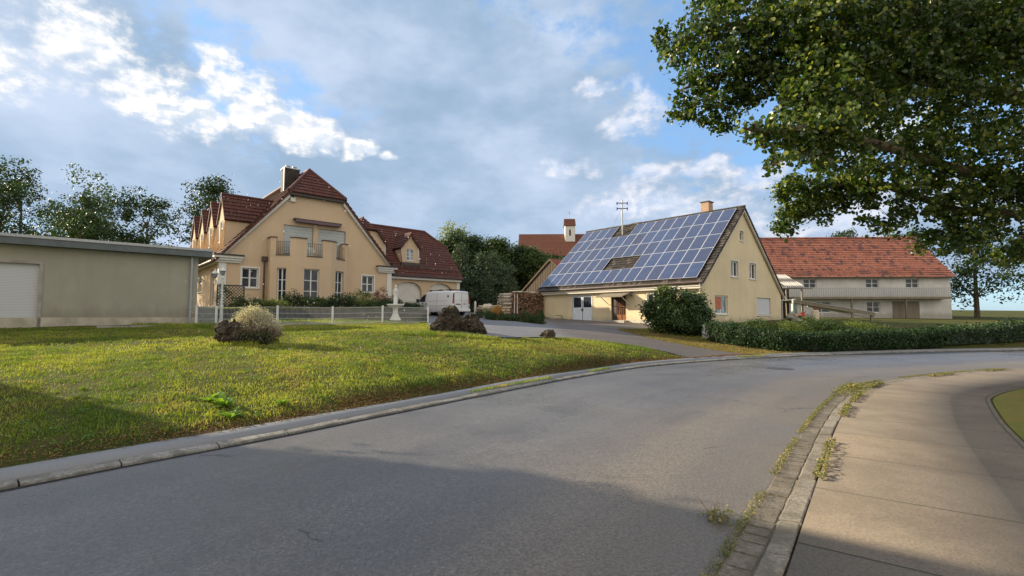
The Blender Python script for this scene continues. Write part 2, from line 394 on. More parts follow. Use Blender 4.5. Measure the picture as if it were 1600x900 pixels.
# ------------------------------------------------------------------ ground
def catmull(pts, step=.4):
    P = [Vector(p) for p in pts]; P = [P[0]*2-P[1]]+P+[P[-1]*2-P[-2]]; out = []
    for i in range(1, len(P)-2):
        n = max(2, int((P[i+1]-P[i]).length/step))
        for k in range(n):
            t = k/n; a, b, c, d_ = P[i-1:i+3]
            out.append(.5*((2*b)+(c-a)*t+(2*a-5*b+4*c-d_)*t*t+(3*b-a-3*c+d_)*t**3))
    out.append(P[-2]); return np.array([tuple(q) for q in out])
KERB = catmull([(-28.7, -27.6), (-16.7, -11.6), (-10.7, -3.6), (-4.95, 4.15), (-3.23, 6.28), (-2.27, 7.55), (0, 10.55), (1.85, 12.8), (4.05, 15.1), (6.7, 16.95), (9.85, 18.55), (13.3, 19.9), (20, 21.8), (35, 24.5), (60, 27), (120, 30), (300, 34)], .35)
_t = np.gradient(KERB, axis=0); _t /= np.linalg.norm(_t, axis=1)[:, None]
KN = np.stack([-_t[:, 1], _t[:, 0]], 1)          # towards the lawn
def near_idx(x, y): return int(((KERB-np.array((x, y)))**2).sum(1).argmin())
def kerb_s(x, y):
    """signed distance to the left kerb line: positive on the lawn side, negative on the road"""
    x = np.asarray(x, float).ravel(); y = np.asarray(y, float).ravel(); out = np.empty(len(x)); K = KERB
    for a in range(0, len(x), 4000):
        dx = x[a:a+4000, None]-K[None, :, 0]; dy = y[a:a+4000, None]-K[None, :, 1]
        i = (dx*dx+dy*dy).argmin(1); r = np.arange(len(i))
        out[a:a+4000] = dx[r, i]*KN[i, 0]+dy[r, i]*KN[i, 1]
    # keep true distance far from the line
    return out
CP = np.array([(-13.5, 22.9, 1.42), (-9.5, 24.7, 1.46), (-6, 26.3, 1.46), (-7, 12.8, .88), (-7.2, 17.9, 1.17), (-2, 17.2, 1.05), (1.38, 18.2, .8), (3.85, 19.2, .6), (6.25, 18.75, .25), (-12.3, 20, 1.2), (-8.2, 22, 1.21), (-4.26, 24.4, 1.25), (-11, 16, 1.1), (-10.5, 11, .85),
    (1.5, 22.9, 1.0), (1.8, 27.3, 1.15), (3.5, 37, 1.15), (0, 31, 1.25), (-3, 37, 1.34), (-5, 41.5, 1.85), (-12.5, 36, 1.7), (7.6, 22.9, .5), (12.2, 31, .85), (5.3, 26, .93), (10, 22.5, .25), (13.5, 20.9, .1), (19, 22.6, .1),
    (15, 26, .7), (21, 31, 1.0), (27, 38, 1.2), (8.5, 27.5, .75), (3.8, 17, .42), (-.5, 13.8, .62), (-3.2, 10.6, .6), (-5.4, 8.6, .5), (-9, 6, .5), (-14, 1, .5), (0, 11.8, .16), (4.2, 16.0, .14), (-3.6, 7.0, .14), (6.9, 17.8, .06),
    (9.5, 19.4, .03), (-60, 60, 3.), (0, 110, 3), (60, 80, 2), (110, 50, .3), (-70, 0, 1.2), (-30, 20, 1.4), (-22, 10, 1.0), (-40, -30, .6), (0, 55, 1.8), (30, 60, 1.6), (-20, 45, 2.0), (-120, 120, 5), (120, 160, 4), (0, 250, 6), (-6.2, 33, 1.40), (-3, 45, 1.9),
    (-2.5, 14.5, .80), (-4.5, 12.7, .83), (2.2, 15.6, .48)])
_D = np.linalg.norm(CP[:, None, :2]-CP[None, :, :2], axis=2)
_Wt = np.linalg.solve(np.block([[-_D-.0*np.eye(len(CP)), np.ones((len(CP), 1))], [np.ones((1, len(CP))), np.zeros((1, 1))]]), np.append(CP[:, 2], 0))
# terrace held by the low stone wall before the ochre house
WALL0 = np.array((-15.2, 22.95)); WALL1 = np.array((-5.0, 27.5))
wd = (WALL1-WALL0)/np.linalg.norm(WALL1-WALL0); wn = np.array((-wd[1], wd[0]))
TE = [(-30, 17.5), (-15.2, 23.05), (-5.15, 27.55), (-8.3, 34.3), (-11, 40), (-30, 60), (-50, 30)]
def inpoly(x, y, poly):
    c = np.zeros(len(x), bool); n = len(poly)
    for i in range(n):
        (x0, y0), (x1, y1) = poly[i], poly[(i+1) % n]
        k = ((y0 > y) != (y1 > y)) & (x < (x1-x0)*(y-y0)/((y1-y0) or 1e-9)+x0); c ^= k
    return c
def polydist(x, y, poly, closed=True):
    best = np.full(len(x), 1e9); bx = x.copy(); by = y.copy(); n = len(poly)
    for i in range(n if closed else n-1):
        (x0, y0), (x1, y1) = poly[i], poly[(i+1) % n]
        dx, dy = x1-x0, y1-y0; t = np.clip(((x-x0)*dx+(y-y0)*dy)/(dx*dx+dy*dy), 0, 1)
        qx, qy = x0+t*dx, y0+t*dy; d_ = np.hypot(x-qx, y-qy); k = d_ < best
        best[k] = d_[k]; bx[k] = qx[k]; by[k] = qy[k]
    return best, bx, by
def terr(x, y):
    x = np.atleast_1d(np.asarray(x, float)).ravel(); y = np.atleast_1d(np.asarray(y, float)).ravel()
    out = np.empty(len(x))
    for a in range(0, len(x), 20000):
        dd = np.hypot(x[a:a+20000, None]-CP[None, :, 0], y[a:a+20000, None]-CP[None, :, 1])
        out[a:a+20000] = -(dd @ _Wt[:-1])+_Wt[-1]
    out = np.clip(out, .03, 8)
    s = kerb_s(x, y)
    e = np.clip((s-.30)/.9, 0, 1); e = e*e*(3-2*e)
    out = .07+(out-.07)*e
    out += np.where(s > 1.2, .018*np.sin(x*1.7+np.sin(y*1.3)*1.5)*np.cos(y*1.9+x*.6), 0)
    out = np.where(s < .3, -.07, out)
    out = np.where(s < -7.55, .045, out)
    t = inpoly(x, y, TE); d_, _, _ = polydist(x, y, TE)
    out = out+np.where(t, .52*np.clip(d_/.25, 0, 1), 0)
    return out
def tz(x, y): return float(terr([x], [y])[0])
def axis(lo, hi, step, far0, far1):
    a = list(np.arange(lo, hi+1e-6, step)); s = step; v = hi
    while v < far1: s *= 1.22; v += s; a.append(v)
    s = step; v = lo
    while v > far0: s *= 1.22; v -= s; a.insert(0, v)
    return np.array(a)
gx = axis(-20, 24, .2, -900, 900); gy = axis(1, 46, .2, -200, 1500)
GX, GY = np.meshgrid(gx, gy, indexing='xy'); gz = terr(GX, GY)
nx = len(gx); ny = len(gy)
ii = (np.arange(ny-1)[:, None]*nx+np.arange(nx-1)[None, :]).ravel()
me = mesh_arr('ground', np.stack([GX.ravel(), GY.ravel(), gz], 1), np.stack([ii, ii+1, ii+1+nx, ii+nx], 1), smooth=True)
def lawn_m(g, p):
    o = obco(g); a = g.noise(o, .22, 4, .6); b = g.noise(o, 1.6, 5, .65); c_ = g.noise(o, 22, 4, .7)
    c = g.mix(g.ramp(a, .35, .65), (.060, .082, .016), (.100, .092, .026))
    c = g.mix(g.ramp(b, .48, .72), c, (.130, .092, .034))
    c = g.mix(g.m('MULTIPLY', c_, .6), c, (.030, .034, .010))
    g.put(p.inputs['Base Color'], c); bump(g, p, g.noise(o, 40, 4, .7), .8, .04)
M['lawn'] = mat('mown_lawn_soil', (.07, .08, .02), .95, fn=lawn_m, spec=.1)
tag(link('ground', me, M['lawn']), kind='structure')

def loft(name, offs, m, i0=0, i1=None, zf=None, side=True):
    """sheet or solid strip following the kerb line; offs = list of (offset, z) across"""
    K = KERB[i0:i1]; N = KN[i0:i1]; n = len(K); k = len(offs); V = []
    for o_, z in offs:
        P = K+N*o_; V.append(np.column_stack([P, np.full(n, z)]))
    V = np.concatenate(V); a = (np.arange(k-1)[:, None]*n+np.arange(n-1)[None, :]).ravel()
    me = mesh_arr(name, V, np.stack([a, a+1, a+1+n, a+n], 1)[:, ::-1]); me.update()
    L = np.concatenate([[0], np.cumsum(np.linalg.norm(np.diff(K, axis=0), axis=1))])
    ul = me.uv_layers.new(name='UVMap'); li = np.empty(len(me.loops), 'i'); me.loops.foreach_get('vertex_index', li)
    cum = [0]
    for q in range(1, k): cum.append(cum[-1]+math.hypot(offs[q][0]-offs[q-1][0], offs[q][1]-offs[q-1][1]))
    uv = np.stack([L[li % n], np.array(cum)[li//n]], 1).astype('f'); ul.data.foreach_set('uv', uv.ravel())
    o = link(name, me, m); tag(o, kind='structure'); return o
def asphalt(g, p, dry=True):
    o = obco(g); big = g.noise(o, .16, 4, .55); mid = g.noise(o, .7, 5, .6); fine = g.noise(o, 42, 4, .8); grit = g.noise(o, 120, 2, .6)
    sp = g.n('ShaderNodeTexVoronoi'); g.put(sp.inputs['Vector'], o); sp.inputs['Scale'].default_value = 75
    uv = uvco(g); U_, V_, _ = g.sep(uv)
    # drier, dustier band along the right-hand gutter; darker damp patches elsewhere
    dryb = g.ramp(g.m('ADD', V_, g.m('ADD', g.m('MULTIPLY', g.m('SUBTRACT', mid, .5), 2.2), g.m('MULTIPLY', g.m('SUBTRACT', big, .5), 5.))), 2.7, 4.7) if dry else 0.
    c = g.mix(g.ramp(big, .38, .62), (.132, .125, .121), (.178, .166, .156))
    c = g.mix(g.m('MULTIPLY', g.ramp(mid, .45, .7), .5), c, (.096, .093, .097))
    if dry: c = g.mix(g.m('MULTIPLY', dryb, .8), c, (.215, .178, .132))
    c = g.mix(g.ramp(sp.outputs['Color'], .72, .95, 0, .45), c, (.32, .31, .29))
    c = g.mix(g.ramp(fine, .38, .62, .55, 0.), c, (.022, .018, .020))
    wet = g.ramp(g.m('ADD', g.m('MULTIPLY', big, .6), g.m('MULTIPLY', mid, .4)), .44, .60)
    r = g.m('SUBTRACT', .44, g.m('MULTIPLY', wet, .22))
    lane = g.m('ABSOLUTE', g.m('SINE', g.m('MULTIPLY', g.m('ADD', V_, g.m('MULTIPLY', big, .4)), 2.05))); c = g.mix(g.m('MULTIPLY', g.ramp(lane, .45, .95), .22), c, (.070, .066, .066))
    st = g.noise(g.v('MULTIPLY', uv, (.35, 1.6, 1)), 1.0, 5, .65); c = g.mix(g.m('MULTIPLY', g.ramp(st, .55, .72), .30), c, (.060, .056, .055))
    if dry: r = g.m('ADD', r, g.m('MULTIPLY', dryb, .25))
    g.put(p.inputs['Roughness'], r)
    # hairline cracks
    v2 = g.n('ShaderNodeTexVoronoi', feature='DISTANCE_TO_EDGE'); g.put(v2.inputs['Vector'], g.v('ADD', g.v('MULTIPLY', o, (.21, .34, 1)), g.v('MULTIPLY', g.noise(o, 1.1, 4, .6, col=True), (.25, .25, 0)))); v2.inputs['Scale'].default_value = .8
    cr_ = g.m('MULTIPLY', g.m('LESS_THAN', v2.outputs['Distance'], .0022), g.m('GREATER_THAN', g.noise(o, .35, 2), .53))
    c = g.mix(g.m('MULTIPLY', cr_, .7), c, (.02, .02, .02))
    g.put(p.inputs['Base Color'], c); bump(g, p, g.m('ADD', g.m('MULTIPLY', fine, .7), g.m('MULTIPLY', grit, .5)), .7, .012)
M['asphalt'] = mat('damp_asphalt', (.07, .07, .07), .6, fn=asphalt, spec=.62)
def path_m(g, p):
    o = obco(g); n = g.noise(o, 1.2, 5, .6); f_ = g.noise(o, 60, 3, .7)
    c = g.mix(n, (.20, .20, .205), (.28, .278, .275)); c = g.mix(g.m('MULTIPLY', f_, .5), c, (.05, .05, .05))
    g.put(p.inputs['Base Color'], c); bump(g, p, f_, .5, .01)
M['path'] = mat('footpath_asphalt', (.15, .15, .14), .6, fn=path_m)
def sett(g, p):
    b = g.n('ShaderNodeTexBrick'); g.put(b.inputs['Vector'], uvco(g)); b.offset = .5; b.inputs['Scale'].default_value = 1
    b.inputs['Brick Width'].default_value = .95; b.inputs['Row Height'].default_value = .35; b.inputs['Mortar Size'].default_value = .008
    b.inputs['Color1'].default_value = (.28, .265, .24, 1); b.inputs['Color2'].default_value = (.20, .19, .17, 1); b.inputs['Mortar'].default_value = (.03, .028, .02, 1)
    o = obco(g); n = g.noise(o, 3, 5, .7); n2 = g.noise(o, 45, 3, .7)
    c = g.mix(g.m('MULTIPLY', g.ramp(n, .42, .7), .6), b.outputs[0], (.09, .085, .07)); c = g.mix(g.m('MULTIPLY', n2, .45), c, (.06, .055, .05))
    face = g.m('LESS_THAN', g.sep(uvco(g))[1], .061); c = g.mix(g.m('MULTIPLY', face, .85), c, (.022, .020, .018))
    g.put(p.inputs['Base Color'], c); bump(g, p, g.m('ADD', n2, g.m('MULTIPLY', b.outputs[1], -2)), .6, .01)
M['kerbstone'] = mat('granite_kerb', (.3, .28, .25), .85, fn=sett)
def gut(g, p):
    b = g.n('ShaderNodeTexBrick'); g.put(b.inputs['Vector'], uvco(g)); b.offset = .5; b.inputs['Scale'].default_value = 1
    b.inputs['Brick Width'].default_value = .16; b.inputs['Row Height'].default_value = .19; b.inputs['Mortar Size'].default_value = .016; b.inputs['Mortar Smooth'].default_value = .7
    b.inputs['Color1'].default_value = (.19, .16, .12, 1); b.inputs['Color2'].default_value = (.155, .132, .10, 1); b.inputs['Mortar'].default_value = (.10, .085, .06, 1)
    o = obco(g); n = g.noise(o, 4, 5, .7); c = g.mix(g.m('MULTIPLY', g.ramp(n, .38, .62), .85), b.outputs[0], g.mix(g.noise(o, 40, 3, .7), (.09, .075, .05), (.21, .17, .11)))
    g.put(p.inputs['Base Color'], c); bump(g, p, g.m('ADD', g.m('MULTIPLY', b.outputs[1], -1.5), g.noise(o, 50, 3, .7)), .8, .015)
M['gutter'] = mat('sett_gutter', (.2, .17, .12), .85, fn=gut)
def slab(g, p):
    b = g.n('ShaderNodeTexBrick'); g.put(b.inputs['Vector'], uvco(g)); b.offset = 0; b.inputs['Scale'].default_value = 1
    b.inputs['Brick Width'].default_value = 1.35; b.inputs['Row Height'].default_value = 1.9; b.inputs['Mortar Size'].default_value = .012; b.inputs['Mortar Smooth'].default_value = .3
    b.inputs['Color1'].default_value = (.225, .178, .128, 1); b.inputs['Color2'].default_value = (.19, .158, .12, 1); b.inputs['Mortar'].default_value = (.05, .055, .02, 1)
    o = obco(g); n = g.noise(o, 1.1, 6, .65); f_ = g.noise(o, 55, 4, .8)
    c = g.mix(g.m('MULTIPLY', g.ramp(n, .4, .65), .6), b.outputs[0], (.12, .095, .07)); c = g.mix(g.ramp(f_, .35, .7, .5, 0), c, (.04, .032, .025))
    g.put(p.inputs['Base Color'], c); bump(g, p, g.m('ADD', f_, g.m('MULTIPLY', b.outputs[1], -2)), .6, .01)
M['slab'] = mat('exposed_concrete_pavement', (.2, .16, .12), .9, fn=slab)
RW = 5.5
loft('road', [(0.02, 0)]+[(-RW*i/8, .012*math.sin(pi*i/8)) for i in range(1, 8)]+[(-RW, 0)], M['asphalt'])
def stones(name, o0, o1, z0, z1, length, m, ia, ib, jz=.006, jo=.006, gap=.012, nick=.0):
    """a course of separate stones set along the kerb line, each a little out of true"""
    rs = random.Random(3); i0, i1 = ia, ib; K = KERB; seg = np.linalg.norm(np.diff(K, axis=0), axis=1); L = np.concatenate([[0], np.cumsum(seg)]); s = L[i0]; V = []; F = []
    def P(s_, o_):
        i = min(len(K)-2, max(0, int(np.searchsorted(L, s_)-1))); t_ = (s_-L[i])/seg[i]; p = K[i]*(1-t_)+K[i+1]*t_; n_ = KN[i]*(1-t_)+KN[i+1]*t_; return p[0]+n_[0]*o_, p[1]+n_[1]*o_
    while s < L[i1]:
        l = length*rs.uniform(.8, 1.15); a, b = s+gap/2, s+l-gap/2; d0, d1 = rs.uniform(-jo, jo), rs.uniform(-jo, jo); za, zb_ = rs.uniform(-jz, jz), rs.uniform(-jz, jz); k = len(V)
        e = .010
        for ss, zz in ((a, za), (b, zb_)):
            for oo, ze in ((o0+d0, -.05), (o0+d0, z0-e), (o0+d0+(e if o1 > o0 else -e), z0), (o1+d1-(e if o1 > o0 else -e), z1), (o1+d1, z1-e), (o1+d1, -.05)):
                x, y = P(ss, oo); V.append((x, y, ze+zz))
        F += [(k+j, k+j+1, k+7+j, k+6+j) for j in range(5)]+[(k+5, k+4, k+3, k+2, k+1, k), (k+6, k+7, k+8, k+9, k+10, k+11)]
        s += l
    me = bpy.data.meshes.new(name); me.from_pydata(V, [], F); me.update(); auto_uv(me)
    import bmesh
    bm = bmesh.new(); bm.from_mesh(me); bmesh.ops.recalc_face_normals(bm, faces=bm.faces); bm.to_mesh(me); bm.free()
    return tag(link(name, me, m), kind='structure')
def kst(ca, cb, moss):
    def f(g, p):
        o = obco(g); r = g.n('ShaderNodeNewGeometry').outputs['Random Per Island']; n = g.noise(o, 3.5, 5, .65); n2 = g.noise(o, 30, 4, .75)
        c = g.mix(r, ca, cb); c = g.mix(g.m('MULTIPLY', g.ramp(n, .42, .62), .75), c, moss); c = g.mix(g.ramp(n2, .4, .65, .6, 0.), c, tuple(x*.3 for x in ca))
        g.put(p.inputs['Base Color'], c); bump(g, p, n2, .9, .015)
    return f
M['kerbgrey'] = mat('weathered_granite_stones', (.3, .28, .25), .85, fn=kst((.36, .34, .30), (.24, .225, .20), (.10, .095, .07)))
M['kerbtan'] = mat('weathered_kerb_stones', (.3, .25, .2), .85, fn=kst((.33, .29, .225), (.24, .205, .155), (.12, .10, .065)))
M['setttan'] = mat('gutter_setts', (.2, .17, .13), .85, fn=kst((.25, .21, .155), (.17, .145, .11), (.11, .095, .06)))
iN, iF = 2, near_idx(45, 25.8)
stones('kerb', .0, .13, .040, .058, .95, M['kerbgrey'], iN, iF, gap=.016)
loft('kerb_joint', [(-.05, .005), (.005, .007)], plain('wet_joint_dirt', (.012, .011, .009), .8, .4, 9))
loft('footpath', [(.138, .03), (.138, .066), (.52, .092), (.62, .085), (.62, -.05)], M['path'])
loft('gutter', [(-RW-.002, .004), (-RW-.10, -.006), (-RW-.21, .006)], M['gutter'])
M['kerb2'] = mat('weathered_flat_kerb', (.3, .25, .2), .85, fn=lambda g, p: (g.put(p.inputs['Base Color'], g.mix(g.m('MULTIPLY', g.noise(obco(g), 35, 4, .7), .5), g.mix(g.ramp(g.noise(obco(g), 2.2, 5, .65), .35, .7), (.28, .245, .19), (.14, .12, .085)), (.07, .06, .045))), bump(g, p, g.noise(obco(g), 40, 4, .7), .6, .01)))
stones('kerb', -RW-.215, -RW-.36, .034, .042, .62, M['kerbtan'], iN, iF, .007, .008, .018)
stones('gutter_setts', -RW-.012, -RW-.198, .010, .012, .165, M['setttan'], near_idx(-7, 1.4), near_idx(16, 20.7), .006, .006, .022)
loft('pavement', [(-RW-.372, -.04), (-RW-.372, .040), (-RW-2.25, .060), (-RW-2.25, -.05)], M['slab'])

# driveway: one sheet laid over the terrain
DRV = [(-7.9, 33.8), (-5.0, 28.2), (-4.35, 24.7), (-3.3, 19.4), (-1.6, 16.75), (-.3, 16.5), (.9, 17.7), (2.0, 18.5), (3.6, 18.9), (5.0, 18.55), (6.1, 17.75), (6.75, 17.25), (8.6, 18.25), (10.1, 18.95),
       (9.3, 19.6), (7.5, 20.6), (6.3, 22.6), (5.5, 25.4), (7.0, 27.6), (10.6, 31.0), (11.8, 32.2), (4.6, 40.3), (2.6, 41.0), (2.3, 31.0), (1.75, 25.9), (.9, 28.0), (-.3, 31.2), (-1.7, 36), (-2.6, 43.5), (-4.2, 44.8), (-10, 39.5)]
def region_sheet(name, poly, zoff, m, step=.25):
    xs = np.arange(min(p[0] for p in poly)-step, max(p[0] for p in poly)+2*step, step); ys = np.arange(min(p[1] for p in poly)-step, max(p[1] for p in poly)+2*step, step)
    A_, B_ = np.meshgrid(xs, ys); n = len(xs); mI = len(ys)
    i = (np.arange(mI-1)[:, None]*n+np.arange(n-1)[None, :]).ravel(); F = np.stack([i, i+1, i+1+n, i+n], 1)
    ax, ay = A_.ravel().copy(), B_.ravel().copy(); cx, cy = ax[F].mean(1), ay[F].mean(1); ins = inpoly(cx, cy, poly)
    used_in = np.zeros(len(ax), bool); used_in[F[ins].ravel()] = True; used_out = np.zeros(len(ax), bool); used_out[F[~ins].ravel()] = True
    e = used_in & used_out; _, bx, by = polydist(ax, ay, poly); ax[e] = bx[e]; ay[e] = by[e]
    F = F[ins]; k, inv = np.unique(F.ravel(), return_inverse=True); z = terr(ax[k], ay[k])+zoff
    me = mesh_arr(name, np.stack([ax[k], ay[k], z], 1), inv.reshape(-1, 4), smooth=True)
    return tag(link(name, me, m), kind='structure')
def pave(g, p):
    b = g.n('ShaderNodeTexBrick'); g.put(b.inputs['Vector'], obco(g)); b.inputs['Scale'].default_value = 1; b.inputs['Brick Width'].default_value = .2; b.inputs['Row Height'].default_value = .1
    b.inputs['Mortar Size'].default_value = .007; b.inputs['Color1'].default_value = (.20, .19, .19, 1); b.inputs['Color2'].default_value = (.16, .155, .16, 1); b.inputs['Mortar'].default_value = (.08, .075, .07, 1)
    o = obco(g); n = g.noise(o, .5, 5, .6); c = g.mix(g.m('MULTIPLY', n, .6), b.outputs[0], (.095, .09, .09))
    # the near, older stretch is plain asphalt
    X_, Y_, _ = g.sep(o); old = g.ramp(g.m('ADD', X_, g.m('MULTIPLY', n, 2.)), 2.6, 3.8); c = g.mix(old, c, g.mix(n, (.075, .060, .050), (.125, .098, .076)))
    g.put(p.inputs['Base Color'], c); g.put(p.inputs['Roughness'], g.ramp(n, .3, .7, .75, .55)); bump(g, p, g.noise(o, 60, 3, .7), .5, .01)
M['pave'] = mat('driveway_paving', (.18, .17, .17), .7, fn=pave)
region_sheet('driveway', DRV, .03, M['pave'])

# fields of leaves / blades ------------------------------------------------
def blades(name, x, y, z, h, w, m, lean=.5, parent=None):
    n = len(x); a = NP.uniform(0, 2*pi, n); dx, dy = np.cos(a), np.sin(a); la = NP.uniform(0, 2*pi, n); le = NP.uniform(0, lean, n)*h
    B = np.stack([x, y, z], 1); W_ = np.stack([dx*w/2, dy*w/2, np.zeros(n)], 1)
    top = B+np.stack([np.cos(la)*le, np.sin(la)*le, h], 1); mid = (B+top)/2+np.stack([np.cos(la)*le*-.15, np.sin(la)*le*-.15, h*.1], 1)
    V = np.stack([B-W_, B+W_, mid+W_*.8, mid-W_*.8, top], 1).reshape(-1, 3); k = np.arange(n)*5
    F = np.concatenate([np.stack([k, k+1, k+2], 1), np.stack([k, k+2, k+3], 1), np.stack([k+3, k+2, k+4], 1)])
    me = mesh_arr(name, V, F, smooth=False); o = link(name, me, m, parent); return o
def sample_cloud(ells, n, rng, hollow=.35, gap=None):
    """points in a union of ellipsoids (cx,cy,cz,rx,ry,rz); returns points and outward normals"""
    E = np.array(ells, float); vol = (E[:, 3]*E[:, 4]*E[:, 5])**(2/3.); pick = rng.choice(len(E), n, p=vol/vol.sum())
    dirs = rng.normal(size=(n, 3)); dirs /= np.linalg.norm(dirs, axis=1)[:, None]
    r = (hollow**3+(1-hollow**3)*rng.random(n))**(1/3.)
    lump = 1+.16*np.sin(dirs[:, 0]*7+pick)*np.cos(dirs[:, 1]*6+pick*2)+.12*np.sin(dirs[:, 2]*9+pick*1.7)
    P = E[pick, :3]+dirs*E[pick, 3:]*(r*lump)[:, None]; return P, dirs
def clumped(P, D, size, rng, per=26, spr=1.25):
    """gather leaves into sprays, so that the crown has gaps and clusters"""
    k = max(4, len(P)//per); j = rng.integers(0, k, len(P)); return P[j]+rng.normal(scale=size*spr, size=P.shape)*np.array((1, 1, .75)), D[j]
def leaf_mesh(P, Nn, size, rng, aspect=.62, fold=.25, droop=.4, spread=.9, jit=.35, hexa=False):
    n = len(P); N_ = Nn+rng.normal(scale=spread, size=(n, 3)); N_[:, 2] += .25; N_ /= np.linalg.norm(N_, axis=1)[:, None]
    T = np.cross(N_, rng.normal(size=(n, 3))); T[:, 2] -= droop; T -= (T*N_).sum(1)[:, None]*N_; T /= np.linalg.norm(T, axis=1)[:, None]
    B = np.cross(N_, T); s = (size*(1+rng.uniform(-jit, jit, n)))[:, None]; w = s*aspect/2
    if hexa:   # rounded leaf with a fold along the midrib
        V = np.stack([P-T*s*.5, P-T*s*.25+B*w*.85+N_*w*fold, P+T*s*.12+B*w+N_*w*fold, P+T*s*.55, P+T*s*.12-B*w+N_*w*fold, P-T*s*.25-B*w*.85+N_*w*fold], 1).reshape(-1, 3)
        k = np.arange(n)*6; F = np.concatenate([np.stack([k, k+1, k+2, k+3], 1), np.stack([k, k+3, k+4, k+5], 1)])
        return V, F
    V = np.stack([P-T*s*.5, P+B*w+N_*w*fold, P+T*s*.5, P-B*w+N_*w*fold], 1).reshape(-1, 3); k = np.arange(n)*4
    F = np.concatenate([np.stack([k, k+1, k+2], 1), np.stack([k, k+2, k+3], 1)]); return V, F
def foliage(name, ells, n, size, m, parent=None, hollow=.35, seed=None, zoff=None, clump=26, **kw):
    rng = np.random.default_rng(seed if seed is not None else R0.randrange(1 << 30))
    P, Dn = sample_cloud(ells, n, rng, hollow)
    if clump: P, Dn = clumped(P, Dn, size, rng, clump)
    V, F = leaf_mesh(P, Dn, size, rng, **kw)
    if parent is not None: V = V-np.array(parent.location)[None]
    return link(name, mesh_arr(name, V, F), m, parent)
M['grass'] = grass_mat('grass_blades', (.060, .135, .012), (.23, .31, .035), (.42, .42, .065), (.40, .29, .11))
M['grass_dry'] = leaf_mat('dry_grass_blades', (.22, .16, .060), (.40, .30, .13), (.12, .14, .04), .7, .25, .2, 1.1, .70)
M['weed'] = leaf_mat('weed_leaves', (.09, .12, .02), (.22, .20, .05), (.38, .29, .12), .5, .3, .3, 1., .62)
M['litter'] = leaf_mat('dead_leaf_litter', (.13, .055, .022), (.28, .15, .06), (.36, .24, .11), .8, .1, .2, 1.)
def scatter_lawn(n, ylo, yhi, smax, h, w, name, m, dryk):
    xs = NP.uniform(-22, 10, n); ys = NP.uniform(ylo, yhi, n)
    s = kerb_s(xs, ys); ok = (s > .62+.36*NP.random(n)) & ~inpoly(xs, ys, DRV) & (np.abs(xs) < ys*1.12+.6)
    # nothing behind the fence edging here
    fx = (ys-20.0)-(xs+12.3)*.55; ok &= (fx < -.35) | (xs > -4.4)
    patch = .5+.5*np.sin(xs*.9+1.3*np.sin(ys*.7))*np.sin(ys*1.1+.8*np.sin(xs*1.3+2)); keep = NP.random(n)
    ok &= (keep < (.35+.65*patch)) if dryk == 0 else (keep < (1.05-.9*patch))
    xs, ys = xs[ok], ys[ok]; hh = h*NP.uniform(.45, 1.35, len(xs))*(.5+1.0*(.5+.5*np.sin(xs*5.1+np.sin(ys*3))*np.sin(ys*4.7+np.sin(xs*2.2))))
    return tag(blades(name, xs, ys, terr(xs, ys)-.004, hh, w*NP.uniform(.7, 1.3, len(xs)), m, .9), kind='stuff')
scatter_lawn(420000, 4.5, 11.5, 0, .036, .0095, 'grass', M['grass'], 0)
scatter_lawn(280000, 11.5, 25, 0, .038, .017, 'grass', M['grass'], 0)
scatter_lawn(60000, 4.5, 11.5, 0, .035, .008, 'dry_grass', M['grass_dry'], 1)
scatter_lawn(90000, 11.5, 25, 0, .040, .013, 'dry_grass', M['grass_dry'], 1)
# longer grass and broad-leaved weeds by the near corner of the lawn, dry verge before the long house
def patch_blades(name, cx, cy, rx, ry, n, h, w, m, lean=.7, poly=None, smin=.56):
    a = NP.uniform(0, 2*pi, n); r = np.sqrt(NP.random(n)); xs = cx+rx*r*np.cos(a); ys = cy+ry*r*np.sin(a)
    ok = (kerb_s(xs, ys) > smin) & ~inpoly(xs, ys, DRV)
    if poly: ok &= inpoly(xs, ys, poly)
    xs, ys = xs[ok], ys[ok]; return tag(blades(name, xs, ys, terr(xs, ys)-.004, h*NP.uniform(.4, 1.3, len(xs)), w*NP.uniform(.7, 1.3, len(xs)), m, lean), kind='stuff')
patch_blades('tall_grass', -12.4, 18.8, 2.4, .8, 3800, .15, .012, M['grass'])
patch_blades('tall_grass', 3.4, 18.2, 1.9, .9, 2600, .10, .011, M['grass'])
patch_blades('tall_grass', -2.1, 16.0, 1.7, .35, 2200, .14, .011, M['grass'])
patch_blades('tall_grass', -7.1, 12.3, .65, .3, 1100, .12, .010, M['grass'])
patch_blades('dry_grass', 8.4, 24.0, 4.2, 4.9, 52000, .07, .018, M['grass_dry'])
patch_blades('dry_grass', 9.6, 21.4, 3.5, 1.6, 16000, .06, .018, M['grass_dry'])
patch_blades('dry_grass', 1.6, 15.2, 1.1, .6, 3500, .05, .010, M['grass_dry'])
patch_blades('grass', 13, 27, 6, 4.5, 16000, .10, .02, M['grass'])
patch_blades('grass', -10.5, 22.9, 5.5, 2.3, 20000, .06, .014, M['grass'])
def along(n, olo, ohi, i0, i1):
    t = NP.uniform(i0, i1, n); i = t.astype(int); f_ = t-i; i2 = np.minimum(i+1, len(KERB)-1)
    P = KERB[i]*(1-f_)[:, None]+KERB[i2]*f_[:, None]; o_ = NP.uniform(olo, ohi, n); P = P+KN[i]*o_[:, None]; return P, t
iA, iB = near_idx(-6.5, 2), near_idx(9.85, 18.55)
